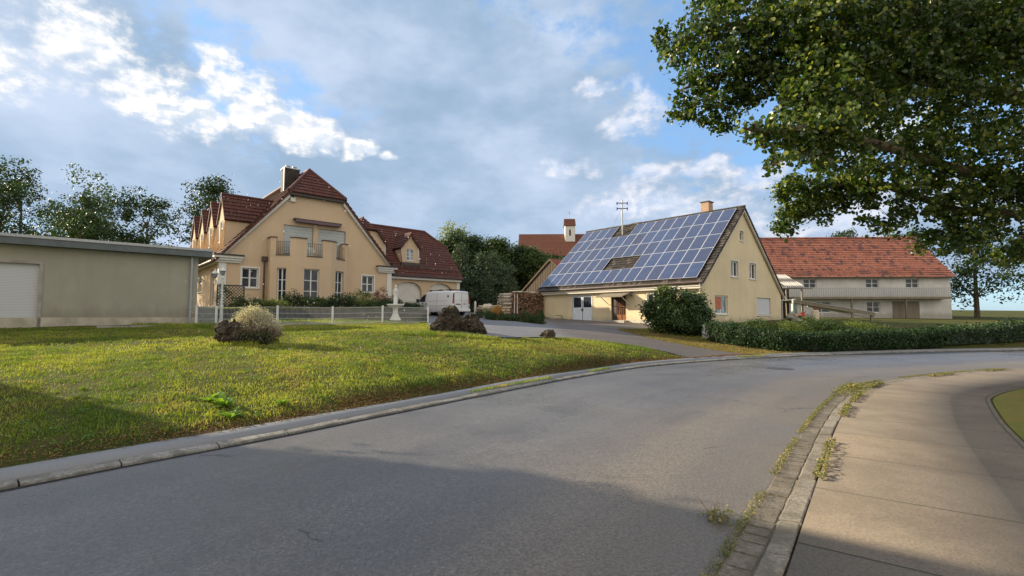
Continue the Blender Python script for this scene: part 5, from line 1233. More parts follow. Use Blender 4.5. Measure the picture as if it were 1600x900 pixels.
# stations: x, sill z, belt z, roof z, half width at sill, at belt, at roof
ST = [(0, .42, 1.02, 1.84, .86, .90, .74), (.06, .34, 1.02, 1.90, .92, .95, .80), (.6, .32, 1.04, 1.935, .94, .96, .83), (1.8, .30, 1.05, 1.95, .95, .97, .84), (2.9, .30, 1.06, 1.93, .95, .97, .83), (3.35, .30, 1.06, 1.82, .95, .97, .77),
      (3.75, .30, 1.05, 1.52, .95, .96, .78), (4.12, .30, 1.02, 1.16, .94, .94, .82), (4.5, .31, .95, 1.03, .91, .90, .76), (4.75, .33, .82, .90, .82, .82, .66), (4.88, .38, .66, .76, .70, .70, .55)]
def section(s):
    x, z0, zb_, zt, w0, wb, wr = s; r = min(.10, (zt-zb_)*.4)
    return [(w0-.06, z0), (w0, z0+.08), (wb, zb_-.22), (wb, zb_), (wb-(wb-wr)*.45, zb_+(zt-zb_)*.5), (wr+.03, zt-r), (wr-.06, zt-.015), (wr-.28, zt+.012), (0, zt+.02)]
V, F = [], []; rows = []
for s in ST:
    h_ = section(s); ring = [(s[0], y, z) for y, z in h_]+[(s[0], -y, z) for y, z in h_[-2::-1]]; rows.append(len(V)); V += ring
R_ = len(ring)
for i in range(len(ST)-1):
    for j in range(R_-1): a = rows[i]+j; b = rows[i+1]+j; F.append((a, a+1, b+1, b))
    F.append((rows[i]+R_-1, rows[i], rows[i+1], rows[i+1]+R_-1))
F.append(tuple(range(R_))[::-1]); F.append(tuple(rows[-1]+j for j in range(R_)))
me = bpy.data.meshes.new('body'); me.from_pydata(V, [], F); me.update(); auto_uv(me)
import bmesh
bm = bmesh.new(); bm.from_mesh(me); bmesh.ops.recalc_face_normals(bm, faces=bm.faces); bm.to_mesh(me); bm.free()
body = link('body', me, M['van'], vn); bv = body.modifiers.new('bevel', 'BEVEL'); bv.width = .03; bv.segments = 2; bv.limit_method = 'ANGLE'; bv.angle_limit = radians(35)
me.polygons.foreach_set('use_smooth', [True]*len(me.polygons))
def side_at(x, z):
    """half width of the body at station x, height z"""
    for a, b in zip(ST[:-1], ST[1:]):
        if a[0] <= x <= b[0]:
            t = (x-a[0])/(b[0]-a[0]); s = tuple(p+(q-p)*t for p, q in zip(a, b)); h_ = section(s)
            for (y0, z0), (y1, z1) in zip(h_[:-1], h_[1:]):
                if z0 <= z <= z1: return y0+(y1-y0)*((z-z0)/(z1-z0 or 1))
    return .9
def side_patch(pts, off, sgn): return [(x, sgn*(side_at(x, z)+off), z) for x, z in pts]
for sgn in (-1, 1):
    m_ = MB(); P_ = side_patch([(3.12, 1.10), (4.02, 1.10), (3.92, 1.22), (3.42, 1.66), (3.12, 1.72)], .010, sgn); m_.poly(P_); P2 = side_patch([(3.12, 1.10), (4.02, 1.10), (3.92, 1.22), (3.42, 1.66), (3.12, 1.72)], -.02, sgn)
    for i in range(5): m_.poly([P_[i], P_[(i+1) % 5], P2[(i+1) % 5], P2[i]])
    m_.build('side_window', M['glass'], vn, absz=False)
    m_ = MB()
    for pts in ([(3.06, .40), (3.06, 1.75)], [(4.12, .45), (4.10, 1.05)], [(1.75, .40), (1.75, 1.78)], [(.55, 1.16), (3.0, 1.16)], [(.3, .78), (4.2, .78)]):
        A_ = side_patch(pts, .004, sgn); zm = side_patch([((pts[0][0]+pts[1][0])/2, (pts[0][1]+pts[1][1])/2)], .006, sgn)[0]
        m_.tube(A_[0], zm, .008, n=4).tube(zm, A_[1], .008, n=4)
    m_.build('panel_gap', M['dark_metal'], vn, absz=False)
    m_ = MB(); y = sgn*(side_at(2.95, 1.0)+.012); m_.box(2.85, 3.02, min(y, y+sgn*.03), max(y, y+sgn*.03), .95, 1.0); m_.build('door_handle', M['black'], vn, absz=False)
    MB().box(3.86, 4.02, sgn*1.00-.10, sgn*1.00+.10, 1.08, 1.36).build('wing_mirror', M['black'], vn, absz=False, bevel=.03)
    m_ = MB(); ys = sgn*(side_at(.4, 1.4)+.005); m_.box(.45, .60, min(ys, ys+sgn*.012), max(ys, ys+sgn*.012), 1.42, 1.58); m_.build('vent', M['black'], vn, absz=False, bevel=.02)
    for x in (.86, 3.98):
        w = MB().tube((x, sgn*.70, .33), (x, sgn*.955, .33), .335, n=26).build('wheel', M['black'], vn, absz=False, bevel=.02); MB().tube((x, sgn*.93, .33), (x, sgn*.962, .33), .21, n=20).build('hub', M['galv'], w, absz=False)
    # tall tail lamp
    tl = MB().poly([(-.012, sgn*.86, .95), (-.012, sgn*.935, .95), (-.012, sgn*.86, 1.62), (-.012, sgn*.80, 1.62)]); tl.v += []; 
    tl = MB().prism([(-.014, sgn*.80, .95), (-.014, sgn*.93, .95), (-.014, sgn*.885, 1.45), (-.014, sgn*.80, 1.45)], (.05, 0, 0)); tl.build('tail_lamp', plain('red_lens', (.32, .01, .012), .2), vn, absz=False)
    tl = MB().prism([(-.014, sgn*.79, 1.452), (-.014, sgn*.884, 1.452), (-.014, sgn*.83, 1.75), (-.014, sgn*.77, 1.75)], (.05, 0, 0)); tl.build('dark_lens', M['black'], vn, absz=False)
m_ = MB(); m_.box(-.016, .01, -.004, .004, .5, 1.80).box(-.016, .01, -.76, -.752, .5, 1.78).box(-.016, .01, .752, .76, .5, 1.78).box(-.016, .01, -.75, .75, 1.78, 1.786).box(-.014, .01, -.75, .75, 1.18, 1.186)
m_.build('rear_door_gap', M['dark_metal'], vn, absz=False)
MB().box(-.10, .02, -.90, .90, .34, .56).build('rear_bumper', M['van'], vn, absz=False, bevel=.03)
MB().box(-.02, .02, .10, .62, .86, .93).build('rear_handle', M['black'], vn, absz=False); MB().box(-.02, .02, -.44, -.20, .90, .95).build('rear_badge', M['black'], vn, absz=False)
MB().box(-.022, .02, .08, .58, .62, .73).build('number_plate', M['frame'], vn, absz=False)
m_ = MB()
for s in (-1, 1): m_.tube((.35, s*.70, 2.02), (3.0, s*.66, 2.02), .022, n=6)
for x in (.5, 1.55, 2.7): m_.box(x-.03, x+.03, -.74, .74, 2.03, 2.07)
for x in (.5, 1.55, 2.7):
    for s in (-1, 1): m_.box(x-.05, x+.05, s*.70-.03, s*.70+.03, 1.92, 2.06)
m_.build('roof_rack', M['black'], vn, absz=False)
MB().prism([(3.36, -.70, 1.80), (3.36, .70, 1.80), (4.10, .76, 1.17), (4.10, -.76, 1.17)], (.02, 0, .022)).build('windscreen', M['glass'], vn, absz=False)

# ================================================================== wood: stack, pile, birch poles
def logs(e, n, L0, L1, x0, x1, z0, fz, r, m, name, along_y=True, dens=1.0):
    V, F = [], []; k = 0; z = z0
    while True:
        x = x0+R0.uniform(0, r); any_ = False
        while x < x1:
            rr = r*R0.uniform(.7, 1.25)
            if z < fz(x):
                any_ = True; nn_ = R0.choice((3, 4, 5)); a0 = R0.uniform(0, 6.28); y0 = L0+R0.uniform(-.06, .05); b0 = len(V)
                for yy in (y0, L1):
                    for q in range(nn_): V.append((x+cos(a0+2*pi*q/nn_)*rr, yy, z+sin(a0+2*pi*q/nn_)*rr))
                F.append(tuple(b0+q for q in range(nn_))); F += [(b0+q, b0+(q+1) % nn_, b0+nn_+(q+1) % nn_, b0+nn_+q) for q in range(nn_)]
            x += rr*1.75
        z += r*1.45
        if not any_: break
    me = bpy.data.meshes.new(name); me.from_pydata(V, [], F); me.update(); auto_uv(me); return link(name, me, m, e)
wx, wy = -.75, 40.2; wz = tz(wx, wy)
wp = empty('woodpile', (wx, wy, wz-.05), .62, 'tall firewood stack with a pale rounded end leaning on the wooden barn', 'woodpile')
logs(wp, 0, 0, .9, .75, 4.35, .06, lambda x: 2.15+.06*sin(x*5), .062, M['log_end'], 'stacked_logs')
MB().box(.8, 4.3, .12, .9, .02, 2.02).build('log_core', M['bark'], wp, absz=False)
# the pale cross-stacked end
V, F = [], []
m_ = MB(); z = .08
while z < 2.1:
    h = .07; off = .55*(1-math.sqrt(max(0, 1-((z-1.0)/1.25)**2)))*1.3; 
    for q in range(4): m_.bar((off-.05+R0.uniform(-.12, .10), .06+q*.22, z), (.85, .06+q*.22+R0.uniform(-.03, .03), z+R0.uniform(-.02, .02)), .13, h*R0.uniform(.7, 1.1))
    z += .115
for q in range(12): x = R0.uniform(.7, 4.0); m_.bar((x, R0.uniform(.0, .5), 2.24), (x+R0.uniform(.5, 1.1), R0.uniform(.1, .6), 2.24+R0.uniform(-.03, .06)), .16, .05)
m_.build('cross_stack', M['log_pale'], wp, absz=False)
for k, dx in enumerate((1.05, 1.38)):
    c_, s_ = cos(.62), sin(.62); x, y = wx+c_*dx+s_*.12, wy+s_*dx-c_*.12
    e = empty('support_pole', (x, y, wz), 0, ('thin birch pole propped against the woodpile, the left one of the pair', 'birch pole standing against the woodpile, the right one of the pair')[k], 'pole', 'birch poles at the woodpile')
    MB().tube((x, y, wz-.05), (x+(.02 if k else .06), y+.03, wz+2.0), .045, .035, n=8).build('trunk', M['bark_birch'], e)
lx_, ly_ = -2.75, 42.0; e = empty('log_pile', (lx_, ly_, tz(lx_, ly_)), .1, 'low loose pile of pale split birch logs behind the driveway shrubs', 'log pile'); m_ = MB()
for k in range(70):
    x = R0.uniform(0, 1.5); z = R0.uniform(.1, .85)*(1-abs(x-.75)*.5); a = R0.uniform(-.5, .5); l = R0.uniform(.3, .55); y = R0.uniform(-.3, .5)
    m_.bar((x-l*cos(a), y-l*sin(a)*.4, z+.12), (x+l*cos(a), y+l*sin(a)*.4, z+R0.uniform(-.05, .15)+.1), .11, .09)
m_.build('split_logs', M['log_pale'], e, absz=False)
e = empty('garden_post', (-3.15, 41.2, tz(-3.15, 41.2)), 0, 'short pale post standing before the log pile right of the van', 'post'); MB().box(-.09, .09, -.09, .09, -.1, 1.05).prism([(-.11, -.11, 1.05), (.11, -.11, 1.05), (0, 0, 1.2)], (0, .12, 0)).build('shaft', M['bark_birch'], e, absz=False)
# small railing and stone heap at the workshop corner
rx_, ry_ = loc_w(HB, -.9, 14.3)
e = empty('handrail', (rx_, ry_, 1.15), ANG-pi/2, 'black steel handrail at the left corner of the long house', 'handrail')
MB().tube((0, 0, -.3), (0, 0, 1.0), .05, n=6).build('post', M['black'], e, absz=False); MB().bar((-1.0, 0, .98), (0, 0, 1.0), .05, .06).bar((-1, .02, .6), (0, .02, .9), .04, .03).build('rail', M['black'], e, absz=False)
hx, hy_ = loc_w(HB, -1.0, 12.9); e = empty('stone_heap', (hx, hy_, 1.1), 0, 'small heap of stones and brushwood by the workshop doors', 'stone heap')
for k in range(7): rock_mesh('stone', (R0.uniform(-.8, .8), R0.uniform(-.25, .25), .08+R0.random()*.25), (.3, .25, .16), 80+k, M['stone'], e, 3)
m_ = MB().path([(.95, 0, -.1), (.95, 0, .55), (.35, .1, .56)], .025, 6); m_.build('pipe_frame', M['black'], e, absz=False)
for k in range(6):
    hx, hy_ = loc_w(HB, -.75+R0.uniform(-.25, .2), 3.7-k*.32); z_ = tz(hx, hy_)
    o_ = rock_mesh('white_stone', (hx, hy_, z_+.04), (.16, .13, .10+.06*R0.random()), 90+k, M['white_stone'], None, 2); tag(o_, 'whitish field stone lying at the foot of the long house wall by the big bush', 'stone', 'white stones at the wall foot')
e = empty('garden_post', (9.75, 24.3, tz(9.75, 24.3)), 0, 'white painted stub post between the big bush and the ivy hedge', 'post'); MB().box(-.13, .13, -.13, .13, -.2, .62).box(-.16, .16, -.16, .16, .62, .68).build('shaft', M['white_stone'], e, absz=False)

# ================================================================== boulders
def boulder(x, y, r, seed, lab, dz=0., sub=6, rz=0.):
    e = empty('boulder', (x, y, tz(x, y)), rz, lab, 'boulder'); rock_mesh('rock', (0, 0, r[2]*.55+dz), r, seed, M['tufa'], e, sub, .36); return e
boulder(-2.30, 17.5, (.66, .55, .60), 44, 'dark brown porous boulder with a pointed top, the taller of the pair on the lawn', -.12)
boulder(-1.42, 17.25, (.54, .44, .45), 12, 'lower rounded boulder with holes, leaning on the pointed one', -.06)
boulder(1.38, 18.1, (.34, .26, .20), 21, 'small dark stone alone at the lawn edge beside the driveway', .0, 4)
boulder(-7.20, 12.50, (.42, .34, .46), 33, 'dark angular boulder under the dried pale shrub on the left of the lawn', .0, 4, .4)
# ================================================================== plants
L_dark = leaf_mat('dark_foliage', (.022, .042, .012), (.050, .085, .022), None, .5, .25, .3, .35)
L_mid = leaf_mat('mid_foliage', (.035, .068, .016), (.085, .125, .030), None, .5, .3, .35, .5)
L_conif = leaf_mat('blue_green_conifer', (.050, .080, .042), (.115, .150, .090), None, .6, .15, .25, .4)
L_yel = leaf_mat('yellow_green_foliage', (.085, .125, .018), (.17, .20, .035), None, .5, .3, .35, .6)
L_birch = leaf_mat('pale_birch_foliage', (.13, .17, .055), (.27, .29, .11), None, .5, .4, .35, .5)
L_lime = leaf_mat('linden_foliage', (.022, .055, .009), (.105, .150, .022), (.27, .29, .05), .38, .40, .5, .4, .86)  # third colour paints sunlit highlights on a share of the leaves
L_box = leaf_mat('box_foliage', (.018, .042, .009), (.055, .095, .020), None, .5, .2, .3, 1.5)
L_ivy = leaf_mat('ivy_foliage', (.012, .034, .008), (.036, .075, .016), (.07, .12, .03), .5, .2, .3, .9, .95)
L_lil = leaf_mat('broad_shrub_foliage', (.024, .056, .014), (.080, .130, .034), (.16, .20, .06), .36, .25, .5, .8, .93)
L_org = leaf_mat('orange_shrub_foliage', (.50, .26, .07), (.72, .42, .14), None, .6, .3, .2, 1.)
L_pink = leaf_mat('pink_blossom', (.28, .07, .09), (.40, .17, .19), (.05, .08, .02), .6, .3, .2, 1., .6)
L_pale = leaf_mat('dried_seed_heads', (.56, .50, .40), (.84, .79, .69), (.26, .19, .14), .8, .35, .1, 3., .82)
def tree(name, x, y, h, r, n, size, m, label, group=None, shape='round', trunk=.25, lean=0, zb=None, bark='bark', low=.25, seed=1):
    z0 = tz(x, y) if zb is None else zb; e = empty(name, (x, y, z0), 0, label, 'tree', group); rs = random.Random(seed); ells = []; limbs = []
    if shape == 'round':
        for k in range(30):
            a = rs.uniform(0, 2*pi); q = math.sqrt(rs.random())*.72; zz = low+(1-low)*rs.uniform(.08, .92); w = math.sin(pi*min(1, max(.12, (zz-low)/(1-low)*.85+.12)))
            c = (x+cos(a)*q*r*w, y+sin(a)*q*r*w, z0+zz*h); s = r*rs.uniform(.32, .52); c = (c[0], c[1], min(c[2], z0+h-s*.75)); ells.append((*c, s, s, s*.8)); limbs.append(c)
    elif shape == 'cone':
        for k in range(20):
            t = (k+.5)/20; zz = low+(1-low)*t; a = k*2.4; w = (1-t)**.8*r; s = max(.18*r, w*.55)
            ells.append((x+cos(a)*w*.5, y+sin(a)*w*.5, z0+zz*h-s*.3, s, s, s*.85)); limbs.append(ells[-1][:3])
    elif shape == 'column':
        for k in range(16):
            t = (k+.5)/16; a = k*2.4; w = r*(.55+.45*math.sin(pi*min(1, t*1.15+.05))); ells.append((x+cos(a)*w*.35, y+sin(a)*w*.35, z0+(low+(1-low)*t)*h*.95, w*.62, w*.62, h*.10))
            limbs.append(ells[-1][:3])
    tb = MB(); tp = (x+lean, y, z0+h*.72); P_ = [(x, y, z0-.2), (x+lean*.3, y, z0+h*.3), (x+lean*.7, y, z0+h*.55), tp]; tb.path(P_, [trunk, trunk*.75, trunk*.45, trunk*.12], 8)
    for c in limbs[::2]:
        t = min(.65, max(.2, (c[2]-z0)/h-.18)); b = (x+lean*t, y, z0+h*t); tb.path([b, ((b[0]+c[0])/2, (b[1]+c[1])/2, (b[2]+c[2])/2+.05*h*.3), c], [trunk*.28, trunk*.18, trunk*.05], 5)
    tb.build('trunk', M[bark], e); foliage('crown', ells, n, size, m, e, hollow=.2, seed=seed); return e
def shrub(name, x, y, ells, n, size, m, label, group=None, zb=None, stems=True, seed=None, hexa=False, cat='shrub', hollow=.4, **kw):
    z0 = tz(x, y) if zb is None else zb; e = empty(name, (x, y, z0), 0, label, cat, group); E_ = [(x+a, y+b, z0+c, p, q, s) for a, b, c, p, q, s in ells]
    if stems:
        m_ = MB()
        for a in E_: m_.path([(x+(a[0]-x)*.2, y+(a[1]-y)*.2, z0-.05), ((x+a[0])/2, (y+a[1])/2, z0+(a[2]-z0)*.5), a[:3]], [.022, .016, .006], 5)
        m_.build('stem', M['bark'], e)
    foliage('leaves', E_, n, size, m, e, hollow=hollow, seed=seed, hexa=hexa, **kw); return e

# trees behind the driveway: dark deciduous wall, lighter conifers before it, birch far behind
bk = [(-7.6, 62, 11.2, 2.6, L_dark), (-4.9, 64, 10.8, 2.6, L_dark), (-2.0, 62, 10.4, 2.5, L_mid), (.6, 64, 10.0, 2.4, L_dark), (3.2, 63, 9.5, 2.3, L_mid), (5.6, 66, 9.0, 2.2, L_dark)]
lb = ['dark round-topped tree directly right of the garage roof', 'dark leafy tree second from the garage roof in the tree row', 'leafy tree in the middle of the dark row, behind the bluish conifers', 'dark leafy tree left of the one nearest the church, in the dark row',
      'leafy tree below the left end of the church roof', 'low dark tree behind the peak of the wooden barn']
for k, (x, y, h, r, m) in enumerate(bk): tree('leafy_tree', x, y, h-1.6+.9, r*1.15, 15000, .28, m, lb[k], 'leafy trees behind the driveway', 'round', .2, seed=20+k, low=.05)
cf = [(-5.3, 50, 7.3, 2.0), (-3.4, 51, 6.5, 1.8), (-1.9, 49.5, 6.4, 1.5), (-.35, 49, 5.0, 1.35), (-6.6, 52, 6.0, 1.6)]
lb = ['bluish conifer behind the rear of the white van, the tallest of its group', 'bluish bushy conifer right of the tallest one behind the van', 'pointed bluish conifer in the middle of the group', 'small pointed conifer nearest the woodpile', 'bluish conifer half hidden by the garage corner']
for k, (x, y, h, r) in enumerate(cf): tree('conifer', x, y, h, r*1.15, 11000, .20, L_conif, lb[k], 'conifers before the dark tree row', 'cone', .12, seed=40+k, low=.02)
tree('birch', -10.6, 88, 16.8, 3.9, 4200, .34, L_birch, 'tall pale-leaved birch rising far behind the garage roof', None, 'round', .25, seed=61, bark='bark_birch', low=.5)
for k, (x, y, h, r) in enumerate(((-39.5, 62, 17.5, 4.6), (-44.5, 58, 15, 4.5), (-36, 66, 15.5, 3.8), (-50, 56, 16, 5), (-56, 52, 14, 5), (-62, 60, 18, 6), (-30.5, 34, 8.5, 2.6), (-27, 30, 6.2, 2.2))):
    tree('garden_tree', x, y, h, r, 9000, .30 if y > 50 else .15, L_dark if k != 3 else L_mid, ['dark tree above the third villa dormer', 'dark tree left of the villa dormers', 'dark tree behind the villa dormers', 'mid green tree on the left behind the flat garage', 'broad dark tree further left behind the flat garage',
         'tall dark tree at the far left', 'bushy tree just behind the flat garage roof', 'small tree behind the flat garage'][k], 'trees left of the villa', 'round', .3, seed=70+k, low=.12)
for k, (x, y, h, r) in enumerate(((54, 66, 12, 4.5), (60, 62, 13, 5), (67, 58, 12, 5), (50, 72, 13, 4), (74, 60, 14, 6))):
    tree('far_tree', x, y, h, r, 6500, .32, L_dark if k % 2 else L_mid, ['round tree right of the farmhouse', 'dark round tree beyond the farmhouse end', 'mid green tree at the right behind the hedge', 'dark tree peeping over the farmhouse end', 'broad tree at the far right'][k], 'trees right of the farmhouse', 'round', .3, seed=90+k, low=.1)

# clipped box balls and cushions along the driveway
bx = [(-2.55, 38.6, .46, .52), (-1.75, 36.9, .44, .44), (-1.35, 35.2, .45, .42), (-.62, 33.6, .48, .40), (-.18, 32.3, .42, .38), (.28, 31.0, .42, .40), (.86, 29.1, .46, .52), (1.25, 28.0, .38, .36), (1.62, 27.1, .40, .56)]
lb = ['round box bush nearest the van', 'box bush second from the van on the driveway edge', 'box cushion before the orange shrub', 'flat box cushion left of the birch poles', 'box cushion below the birch poles', 'box cushion at the middle of the woodpile',
      'full round box bush before the woodpile, left of a smaller one', 'small low box bush squeezed between two big ones', 'upright box bush at the right end of the driveway row']
for k, (x, y, r, hz) in enumerate(bx):
    r *= .78; hz *= .78
    shrub('box_bush', x-.1, y, [(0, 0, hz*.8, r, r, hz), (.08, .05, hz*.7, r*.85, r*.8, hz*.9)], 2600, .045, L_box, lb[k], 'box bushes along the driveway', seed=110+k, hollow=.7, clump=0)
shrub('orange_shrub', -1.15, 40.6, [(0, 0, .55, .5, .4, .42), (.35, 0, .5, .35, .3, .35), (-.35, .1, .45, .3, .3, .3)], 1500, .09, L_org, 'orange-leaved shrub glowing between the log pile and the woodpile', seed=130)
shrub('grey_shrub', -2.15, 39.9, [(0, 0, .4, .35, .3, .38)], 500, .07, L_birch, 'pale grey-green shrub beside the round box bush', seed=131)

# villa shrubs on the terrace
tb_ = [(-13.3, 24.9, .9, .5, L_mid, 'low green juniper before the left villa window, by the corner pilaster'), (-12.3, 25.1, .95, .42, L_yel, 'yellow-green spreading juniper under the left villa window'), (-11.35, 25.6, .6, .78, L_dark, 'dark upright shrub right of the left villa window'),
       (-10.35, 25.8, .75, .55, L_mid, 'rounded shrub at the foot of the brown downpipe'), (-9.75, 26.2, .5, .42, L_dark, 'small dark shrub before the first french window'), (-9.0, 26.5, .72, .80, L_dark, 'dark full shrub between the first and the middle french window'),
       (-8.1, 26.8, .85, .45, L_yel, 'bright low juniper below the middle french window'), (-7.3, 27.2, .7, .40, L_mid, 'low juniper before the wall between two french windows'), (-6.72, 27.9, .62, .66, L_dark, 'dark shrub below the right-hand french window')]
for k, (x, y, r, h, m, lab) in enumerate(tb_):
    shrub('garden_shrub', x-.45, y+.15, [(0, 0, h*.55, r, r*.7, h*.6), (r*.5, 0, h*.45, r*.6, r*.6, h*.5), (-r*.5, .1, h*.5, r*.6, r*.6, h*.45)], 2300, .075, m, lab, 'shrubs before the villa', seed=140+k, zb=tz(x-.45, y+.15))
shrub('flowering_shrub', -8.35, 30.6, [(0, 0, .75, .55, .4, .6)], 1300, .07, L_pink, 'pink flowering shrub at the right corner pilaster of the villa', seed=160, zb=2.05)
shrub('golden_shrub', -9.6, 30.1, [(0, 0, .7, .75, .5, .55), (.5, 0, .6, .5, .4, .45)], 1900, .07, L_yel, 'yellow-green shrub below the right villa window', seed=161, zb=2.05)
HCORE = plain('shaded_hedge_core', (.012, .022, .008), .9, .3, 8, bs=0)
def hedge(name, pts, w, hts, n, size, m, lab, hollow=.6, core=True, zb=None, seed=1):
    e = empty(name, (pts[0][0], pts[0][1], tz(*pts[0])), 0, lab, 'hedge'); ells = []; cm = MB()
    for (a, b), h0, h1 in zip(zip(pts[:-1], pts[1:]), hts[:-1], hts[1:]):
        L = math.hypot(b[0]-a[0], b[1]-a[1]); k = max(2, int(L/(w*.42)))
        for i in range(k+1):
            t = i/k; x, y = a[0]+(b[0]-a[0])*t, a[1]+(b[1]-a[1])*t; h = (h0+(h1-h0)*t)*R0.uniform(.90, 1.08); z0 = tz(x, y) if zb is None else zb
            for f_, q in ((.28, 1.), (.62, 1.0), (.82, .86)): ells.append((x, y, z0+h*f_, w*.56*q, w*.52*q, h*(.30 if f_ < .8 else .20)))
            if core and i < k:
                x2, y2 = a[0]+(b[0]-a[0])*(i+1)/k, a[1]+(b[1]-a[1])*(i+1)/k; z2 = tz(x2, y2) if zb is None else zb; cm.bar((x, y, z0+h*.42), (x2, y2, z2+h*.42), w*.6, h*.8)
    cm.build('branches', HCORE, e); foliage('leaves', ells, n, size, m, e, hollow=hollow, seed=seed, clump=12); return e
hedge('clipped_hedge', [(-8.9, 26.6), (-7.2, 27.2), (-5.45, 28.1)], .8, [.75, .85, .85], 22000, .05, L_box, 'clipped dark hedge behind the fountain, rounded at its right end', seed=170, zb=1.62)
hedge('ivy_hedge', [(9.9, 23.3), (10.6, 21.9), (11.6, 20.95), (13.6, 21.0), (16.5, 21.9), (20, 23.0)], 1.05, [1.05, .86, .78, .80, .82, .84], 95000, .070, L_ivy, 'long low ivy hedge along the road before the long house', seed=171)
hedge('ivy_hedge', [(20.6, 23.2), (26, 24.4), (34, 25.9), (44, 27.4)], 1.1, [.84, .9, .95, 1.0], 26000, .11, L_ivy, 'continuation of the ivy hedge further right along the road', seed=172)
# garden shrubs behind that hedge
gs_ = [(12.6, 25.4, .95, 1.0, L_mid, 'loose shrub before the shuttered window, nearest the gable'), (13.9, 25.2, 1.0, .82, L_yel, 'yellow-green shrub behind the middle of the ivy hedge'), (15.4, 25.6, 1.15, 1.05, L_mid, 'rounded shrub behind the hedge left of the cream post'),
       (16.9, 25.9, 1.0, .9, L_dark, 'dark shrub behind the hedge below the cream post'), (18.6, 26.6, 1.2, .82, L_yel, 'bright green shrub behind the hedge at the right'), (11.5, 26.0, .6, .8, L_mid, 'thin shrub against the gable wall, left of the others')]
for k, (x, y, r, h, m, lab) in enumerate(gs_):
    h *= .72
    shrub('garden_shrub', x+.4, y, [(0, 0, h*.6, r, r*.7, h*.55), (r*.6, 0, h*.5, r*.6, r*.6, h*.5), (-r*.6, .1, h*.5, r*.6, r*.6, h*.5), (0, 0, h*1.05, r*.3, r*.3, h*.25)], 3600, .07, m, lab, 'shrubs behind the ivy hedge', seed=180+k)
# the big bush at the corner of the long house
bb = [(-.95, 0, 1.35, .62, .6, .75), (-.5, 0, 1.9, .55, .5, .45), (-1.1, -.1, .75, .55, .5, .55), (-.35, -.1, .95, .75, .7, .85), (.55, -.1, 1.05, .85, .8, .95), (.75, 0, 1.75, .62, .6, .52), (1.2, 0, 1.15, .55, .5, .7), (.25, -.2, .5, .8, .7, .5), (1.05, -.1, .5, .7, .6, .5),
      (-1.42, 0, 1.30, .38, .3, .42), (1.45, 0, .62, .32, .3, .3), (-.70, 0, 2.25, .30, .3, .18), (-.25, 0, 2.25, .22, .2, .16)]
shrub('big_bush', 8.65, 25.2, bb, 26000, .11, L_lil, 'big dark two-lobed bush before the near corner of the long house', seed=200, hexa=True, hollow=.5)
m_ = [(8.65-1.05, 25.2, 2.0), (8.65-.55, 25.2, 2.15)]
foliage_top = shrub('young_shoots', 8.0, 25.0, [(-.25, 0, 2.25, .22, .2, .22), (.1, 0, 2.3, .2, .2, .28), (.35, 0, 2.2, .2, .2, .2)], 420, .09, L_yel, 'bright young shoots sticking out of the top of the big bush', seed=201, hexa=True)

# dried shrub over the left boulder: thin twigs with pale seed heads
dx_, dy_ = -6.72, 12.75; dz_ = tz(dx_, dy_)
e = empty('dried_shrub', (dx_, dy_, dz_), 0, 'pale dried shrub with cream seed heads growing over the dark boulder', 'shrub')
rng = np.random.default_rng(5); m_ = MB(); tips = []
for k in range(520):
    a = rng.uniform(0, 2*pi); r_ = rng.random()**.6; ex = cos(a)*r_*.76+.0*(1-r_); ey = sin(a)*r_*.45; top = .92*math.sqrt(max(0, 1-(r_*.93)**2))*(1.0-.34*max(-.35, ex/.76))+.04
    top *= rng.uniform(.8, 1.03); p0 = (ex*.25, ey*.25, 0); p1 = (ex*.7, ey*.7, top*.55); p2 = (ex, ey, top); m_.tube(p0, p1, .005, .004, 3, False).tube(p1, p2, .004, .002, 3, False); tips.append(p2)
    for q in range(3): d_ = rng.normal(scale=.05, size=3); p3 = tuple(np.array(p2)*(.9)+d_); m_.tube(p1, p3, .0025, .0015, 3, False); tips.append(p3)
m_.build('twigs', plain('grey_brown_twig', (.25, .18, .13), .9), e, absz=False, fix=False)
T = np.array(tips); T = T[(T[:, 2] > .30+.25*rng.random(len(T)))]; k = rng.integers(0, len(T), 13000); P = T[k]*rng.uniform(.92, 1.05, (len(k), 1))+rng.normal(scale=.024, size=(len(k), 3)); V, F = leaf_mesh(P, np.tile((0, 0, 1.), (len(P), 1)), .020, rng, spread=1.5, aspect=.9)
link('seed_heads', mesh_arr('seed_heads', V, F), L_pale, e)
P, D_ = sample_cloud([(.0, -.05, .22, .55, .4, .26)], 3500, rng, .5); V, F = leaf_mesh(P, D_, .05, rng); link('green_leaves', mesh_arr('green_leaves', V, F), leaf_mat('sage_leaf', (.06, .075, .035), (.14, .14, .07)), e)

# ivy at the trellis
shrub('climbing_plant', -14.9, 24.9, [(0, 0, .8, .5, .2, .7), (.5, .3, .5, .4, .2, .5)], 1500, .07, L_dark, 'dark climber growing up the lattice trellis', seed=210, zb=1.7)

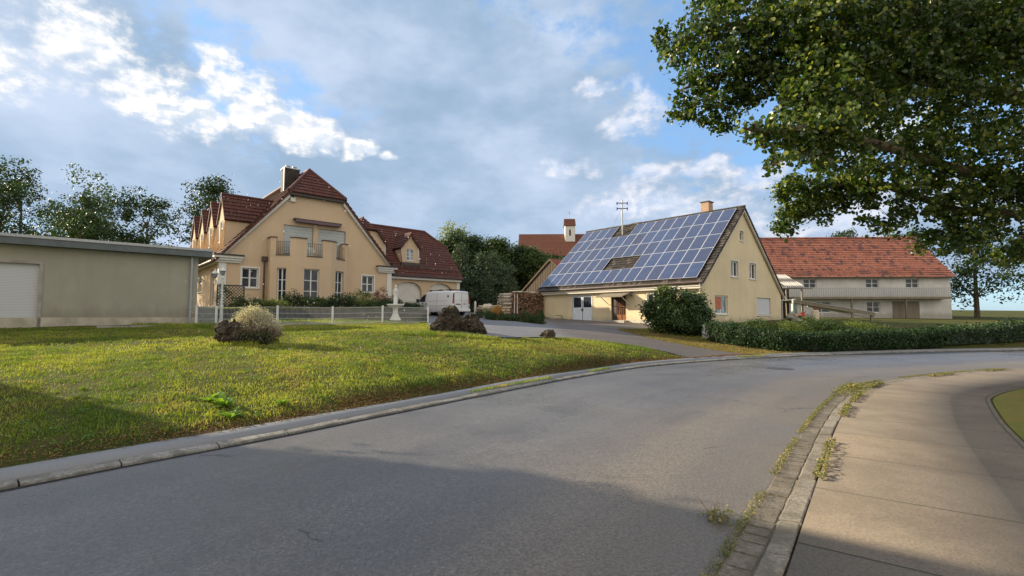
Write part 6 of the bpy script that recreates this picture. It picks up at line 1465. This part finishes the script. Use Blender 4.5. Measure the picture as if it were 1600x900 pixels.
# ================================================================== the linden at the right: its crown hangs into the picture
TX, TY = 12.2, 9.6
tr_ = empty('linden_tree', (TX, TY, tz(TX, TY)), 0, 'large linden whose leafy branches hang into the picture at the upper right', 'tree')
def at(px, py, Y):      # a direction of sight turned into a place at the distance Y in front of the house line
    th = math.atan(44/750); a = (px-800)/750; u = (450-py)/750; f_ = math.cos(th)-u*math.sin(th); return (a*Y/f_, Y, 1.6+(math.sin(th)+u*math.cos(th))*Y/f_)
LB = [  # clump centres with their own distance and true size
 ((1062, 92), 9.6, .42, .34), ((1085, 135), 9.4, .40, .34), ((1068, 172), 9.5, .42, .28), ((1110, 172), 9.2, .46, .34), ((1048, 60), 9.8, .36, .40), ((1125, 110), 9.0, .55, .50), ((1150, 150), 9.3, .44, .40), ((1090, 60), 9.2, .6, .5), ((1170, 80), 8.8, .6, .55),
 ((1190, 120), 8.9, .50, .48), ((1215, 60), 8.6, .6, .6), ((1140, 190), 9.1, .30, .20), ((1160, 30), 9, .7, .6), ((1240, 110), 8.5, .62, .55), ((1275, 60), 8.3, .7, .7), ((1255, 160), 8.3, .55, .42), ((1290, 140), 8.0, .6, .6),
 ((1165, 200), 7.2, .26, .10), ((1195, 205), 7.3, .30, .15), ((1225, 205), 7.4, .40, .24), ((1265, 200), 7.6, .50, .34), ((1300, 200), 7.8, .55, .45), ((1240, 240), 7.5, .36, .22), ((1205, 258), 7.1, .24, .12), ((1275, 245), 7.8, .42, .26), ((1310, 250), 8.2, .5, .35),
 ((1225, 290), 9.8, .30, .22), ((1255, 280), 10, .40, .28), ((1285, 300), 10.2, .45, .40), ((1235, 325), 10.2, .36, .26), ((1262, 325), 10.3, .42, .34), ((1232, 358), 10.4, .30, .18), ((1290, 335), 10.5, .30, .24), ((1320, 300), 10.2, .6, .5), ((1218, 308), 10, .22, .2),
 ((1340, 180), 8.6, .8, .8), ((1360, 90), 8.6, .9, .9), ((1400, 250), 9.0, .8, .7), ((1360, 290), 9.8, .6, .5), ((1440, 150), 9, 1.0, 1.0), ((1450, 300), 9.6, .8, .6), ((1500, 220), 9.2, 1., .9), ((1540, 320), 9.5, .9, .7), ((1560, 120), 9.0, 1.1, 1.1), ((1480, 60), 9, 1.1, 1.), ((1590, 250), 9.2, 1., 1.),
 ((1400, 30), 8.8, 1.1, .9), ((1300, 10), 8.4, 1.0, .8), ((1580, 20), 9, 1.2, 1.), ((1230, 0), 9.2, .8, .6), ((1120, 0), 9.6, .6, .5), ((1385, 345), 10, .5, .35), ((1480, 372), 9.8, .6, .4), ((1600, 390), 9.6, .8, .5)]
ells = []
for (px, py), Yd, rx, rz in LB: c = at(px, py, Yd); ells.append((*c, rx*.98, rx, rz*.98))
for k in range(26):          # the crown above and beyond the picture
    a = R0.uniform(0, 2*pi); q = R0.uniform(.2, 1); ells.append((TX-.6+cos(a)*q*4.2, TY+.8+sin(a)*q*3.6, R0.uniform(7.5, 12.5), 1.2, 1.2, 1.0))
main_ = [(TX, TY, tz(TX, TY)-.3), (TX-.1, TY, 1.8), (TX-.3, TY+.1, 3.9), (TX-.7, TY+.1, 6.2), (TX-.9, TY+.2, 9.5), (TX-.9, TY+.3, 12)]
tb = MB(); tb.path(main_, [.52, .40, .34, .27, .16, .05], 14); TRK = tb.build('trunk', M['bark'], tr_, smooth=True)
def limb(pts, r0): 
    n = len(pts); b = MB(); b.path(pts, [r0*(1-.85*i/(n-1)) for i in range(n)], 7); b.build('limb', M['bark'], tr_, smooth=True)
limb([(TX-.7, TY+.1, 5.9), at(1420, 120, 9.2), at(1300, 105, 9.1), at(1190, 110, 9.1), at(1110, 120, 9.3), at(1065, 140, 9.5)], .15)
limb([(TX-.3, TY+.1, 4.0), at(1480, 260, 9.2), at(1370, 225, 8.4), at(1270, 200, 7.7), at(1200, 207, 7.3), at(1160, 200, 7.15)], .11)
limb([(TX-.25, TY+.1, 3.6), at(1500, 330, 9.8), at(1370, 285, 10), at(1290, 290, 10.2), at(1245, 320, 10.3), at(1232, 352, 10.4)], .10)
limb([(TX-.7, TY+.1, 6.4), at(1420, 20, 9), at(1290, 5, 8.7), at(1170, 30, 9.0), at(1070, 60, 9.6)], .14)
tw = MB()
for i, E_ in enumerate(ells[:len(LB)]):
    for q in range(7):
        d_ = np.random.default_rng(i*9+q).normal(size=3); d_ /= np.linalg.norm(d_); c = np.array(E_[:3]); tw.tube(tuple(c+np.array((.1, 0, .05))), tuple(c+d_*np.array(E_[3:])*.9), .009, .003, 4, False)
tw.build('twigs', M['bark'], tr_, fix=False)
rngL = np.random.default_rng(77)
P1, D1 = sample_cloud(ells[:len(LB)], 88000, rngL, .25); keep = (np.sin(P1[:, 0]*5.1+P1[:, 2]*3.3)*np.sin(P1[:, 1]*4.3+P1[:, 2]*4.9) > -.72); P1, D1 = clumped(P1[keep], D1[keep], .07, rngL, 20, 1.0)
V1, F1 = leaf_mesh(P1, D1, .068, rngL, aspect=.80, fold=.16, droop=.9, jit=.5, hexa=True)
P2, D2 = sample_cloud(ells[len(LB):], 16000, rngL, .5); V2, F2 = leaf_mesh(P2, D2, .16, rngL, aspect=.86, hexa=True)
V = np.concatenate([V1, V2])-np.array(tr_.location)[None]; F = np.concatenate([F1, F2+len(V1)]); link('crown', mesh_arr('crown', V, F), L_lime, tr_)

# ================================================================== beside the viewpoint: what throws the shadow over the near road
nb = empty('neighbour_house', (-18.7, 11.02, .7), math.atan2(-.58, .82), 'neighbouring house just outside the left edge of the picture, shading the near road', 'house')
m_ = MB(); m_.box(0, 5.8, -5.4, -.0, 0, 5.0).prism([(0, -5.4, 5.0), (0, 0, 5.0), (0, 0, 7.0)], (5.8, 0, 0)); m_.build('wall', M['cream'], nb, absz=False)
rf = MB(); roof_plane(rf, [(-.2, -5.7, 5.0), (6.1, -5.7, 5.0), (6.1, .1, 7.15), (-.2, .1, 7.15)]); rf.build('roof', M['tile_red'], nb, absz=False)
for x in (.8, 2.4, 4.1): window(nb, None, x, x+1.2, 2.4, 3.7, -5.45, .02, 2, 2)
tree('roadside_tree', -13.9, 8.0, 5.6, 1.5, 7000, .16, L_mid, 'small roadside tree outside the left edge of the picture', None, 'round', .14, seed=301, low=.35)

# ================================================================== light rain caught by the sun
rr = np.random.default_rng(9); n = 420; Yd = rr.uniform(1.6, 7.5, n); px = rr.uniform(-.70, -.12, n); pz = rr.uniform(-.02, .62, n)
import bmesh as _b
bm = _b.new(); _b.ops.create_icosphere(bm, subdivisions=1, radius=1); SV = np.array([v.co[:] for v in bm.verts]); SF = np.array([[v.index for v in f.verts] for f in bm.faces]); bm.free()
r = rr.uniform(.0012, .0028, n)*(.6+Yd*.11); Cn = np.stack([px*Yd, Yd, 1.6+(pz-.12)*Yd*.62], 1); ok = Cn[:, 2] > .7; Cn, r = Cn[ok], r[ok]
V = (Cn[:, None, :]+SV[None]*(r[:, None, None]*np.array((1, 1, 1.5)))).reshape(-1, 3); F = (np.arange(len(Cn))[:, None, None]*len(SV)+SF[None]).reshape(-1, 3)
rain = mat('rain_drop', (.95, .95, .95), .1, fn=lambda g, p: (g.put(p.inputs['Transmission Weight'], .35), g.put(p.inputs['IOR'], 1.33)))
tag(link('raindrops', mesh_arr('raindrops', V, F, smooth=True), rain), kind='stuff')
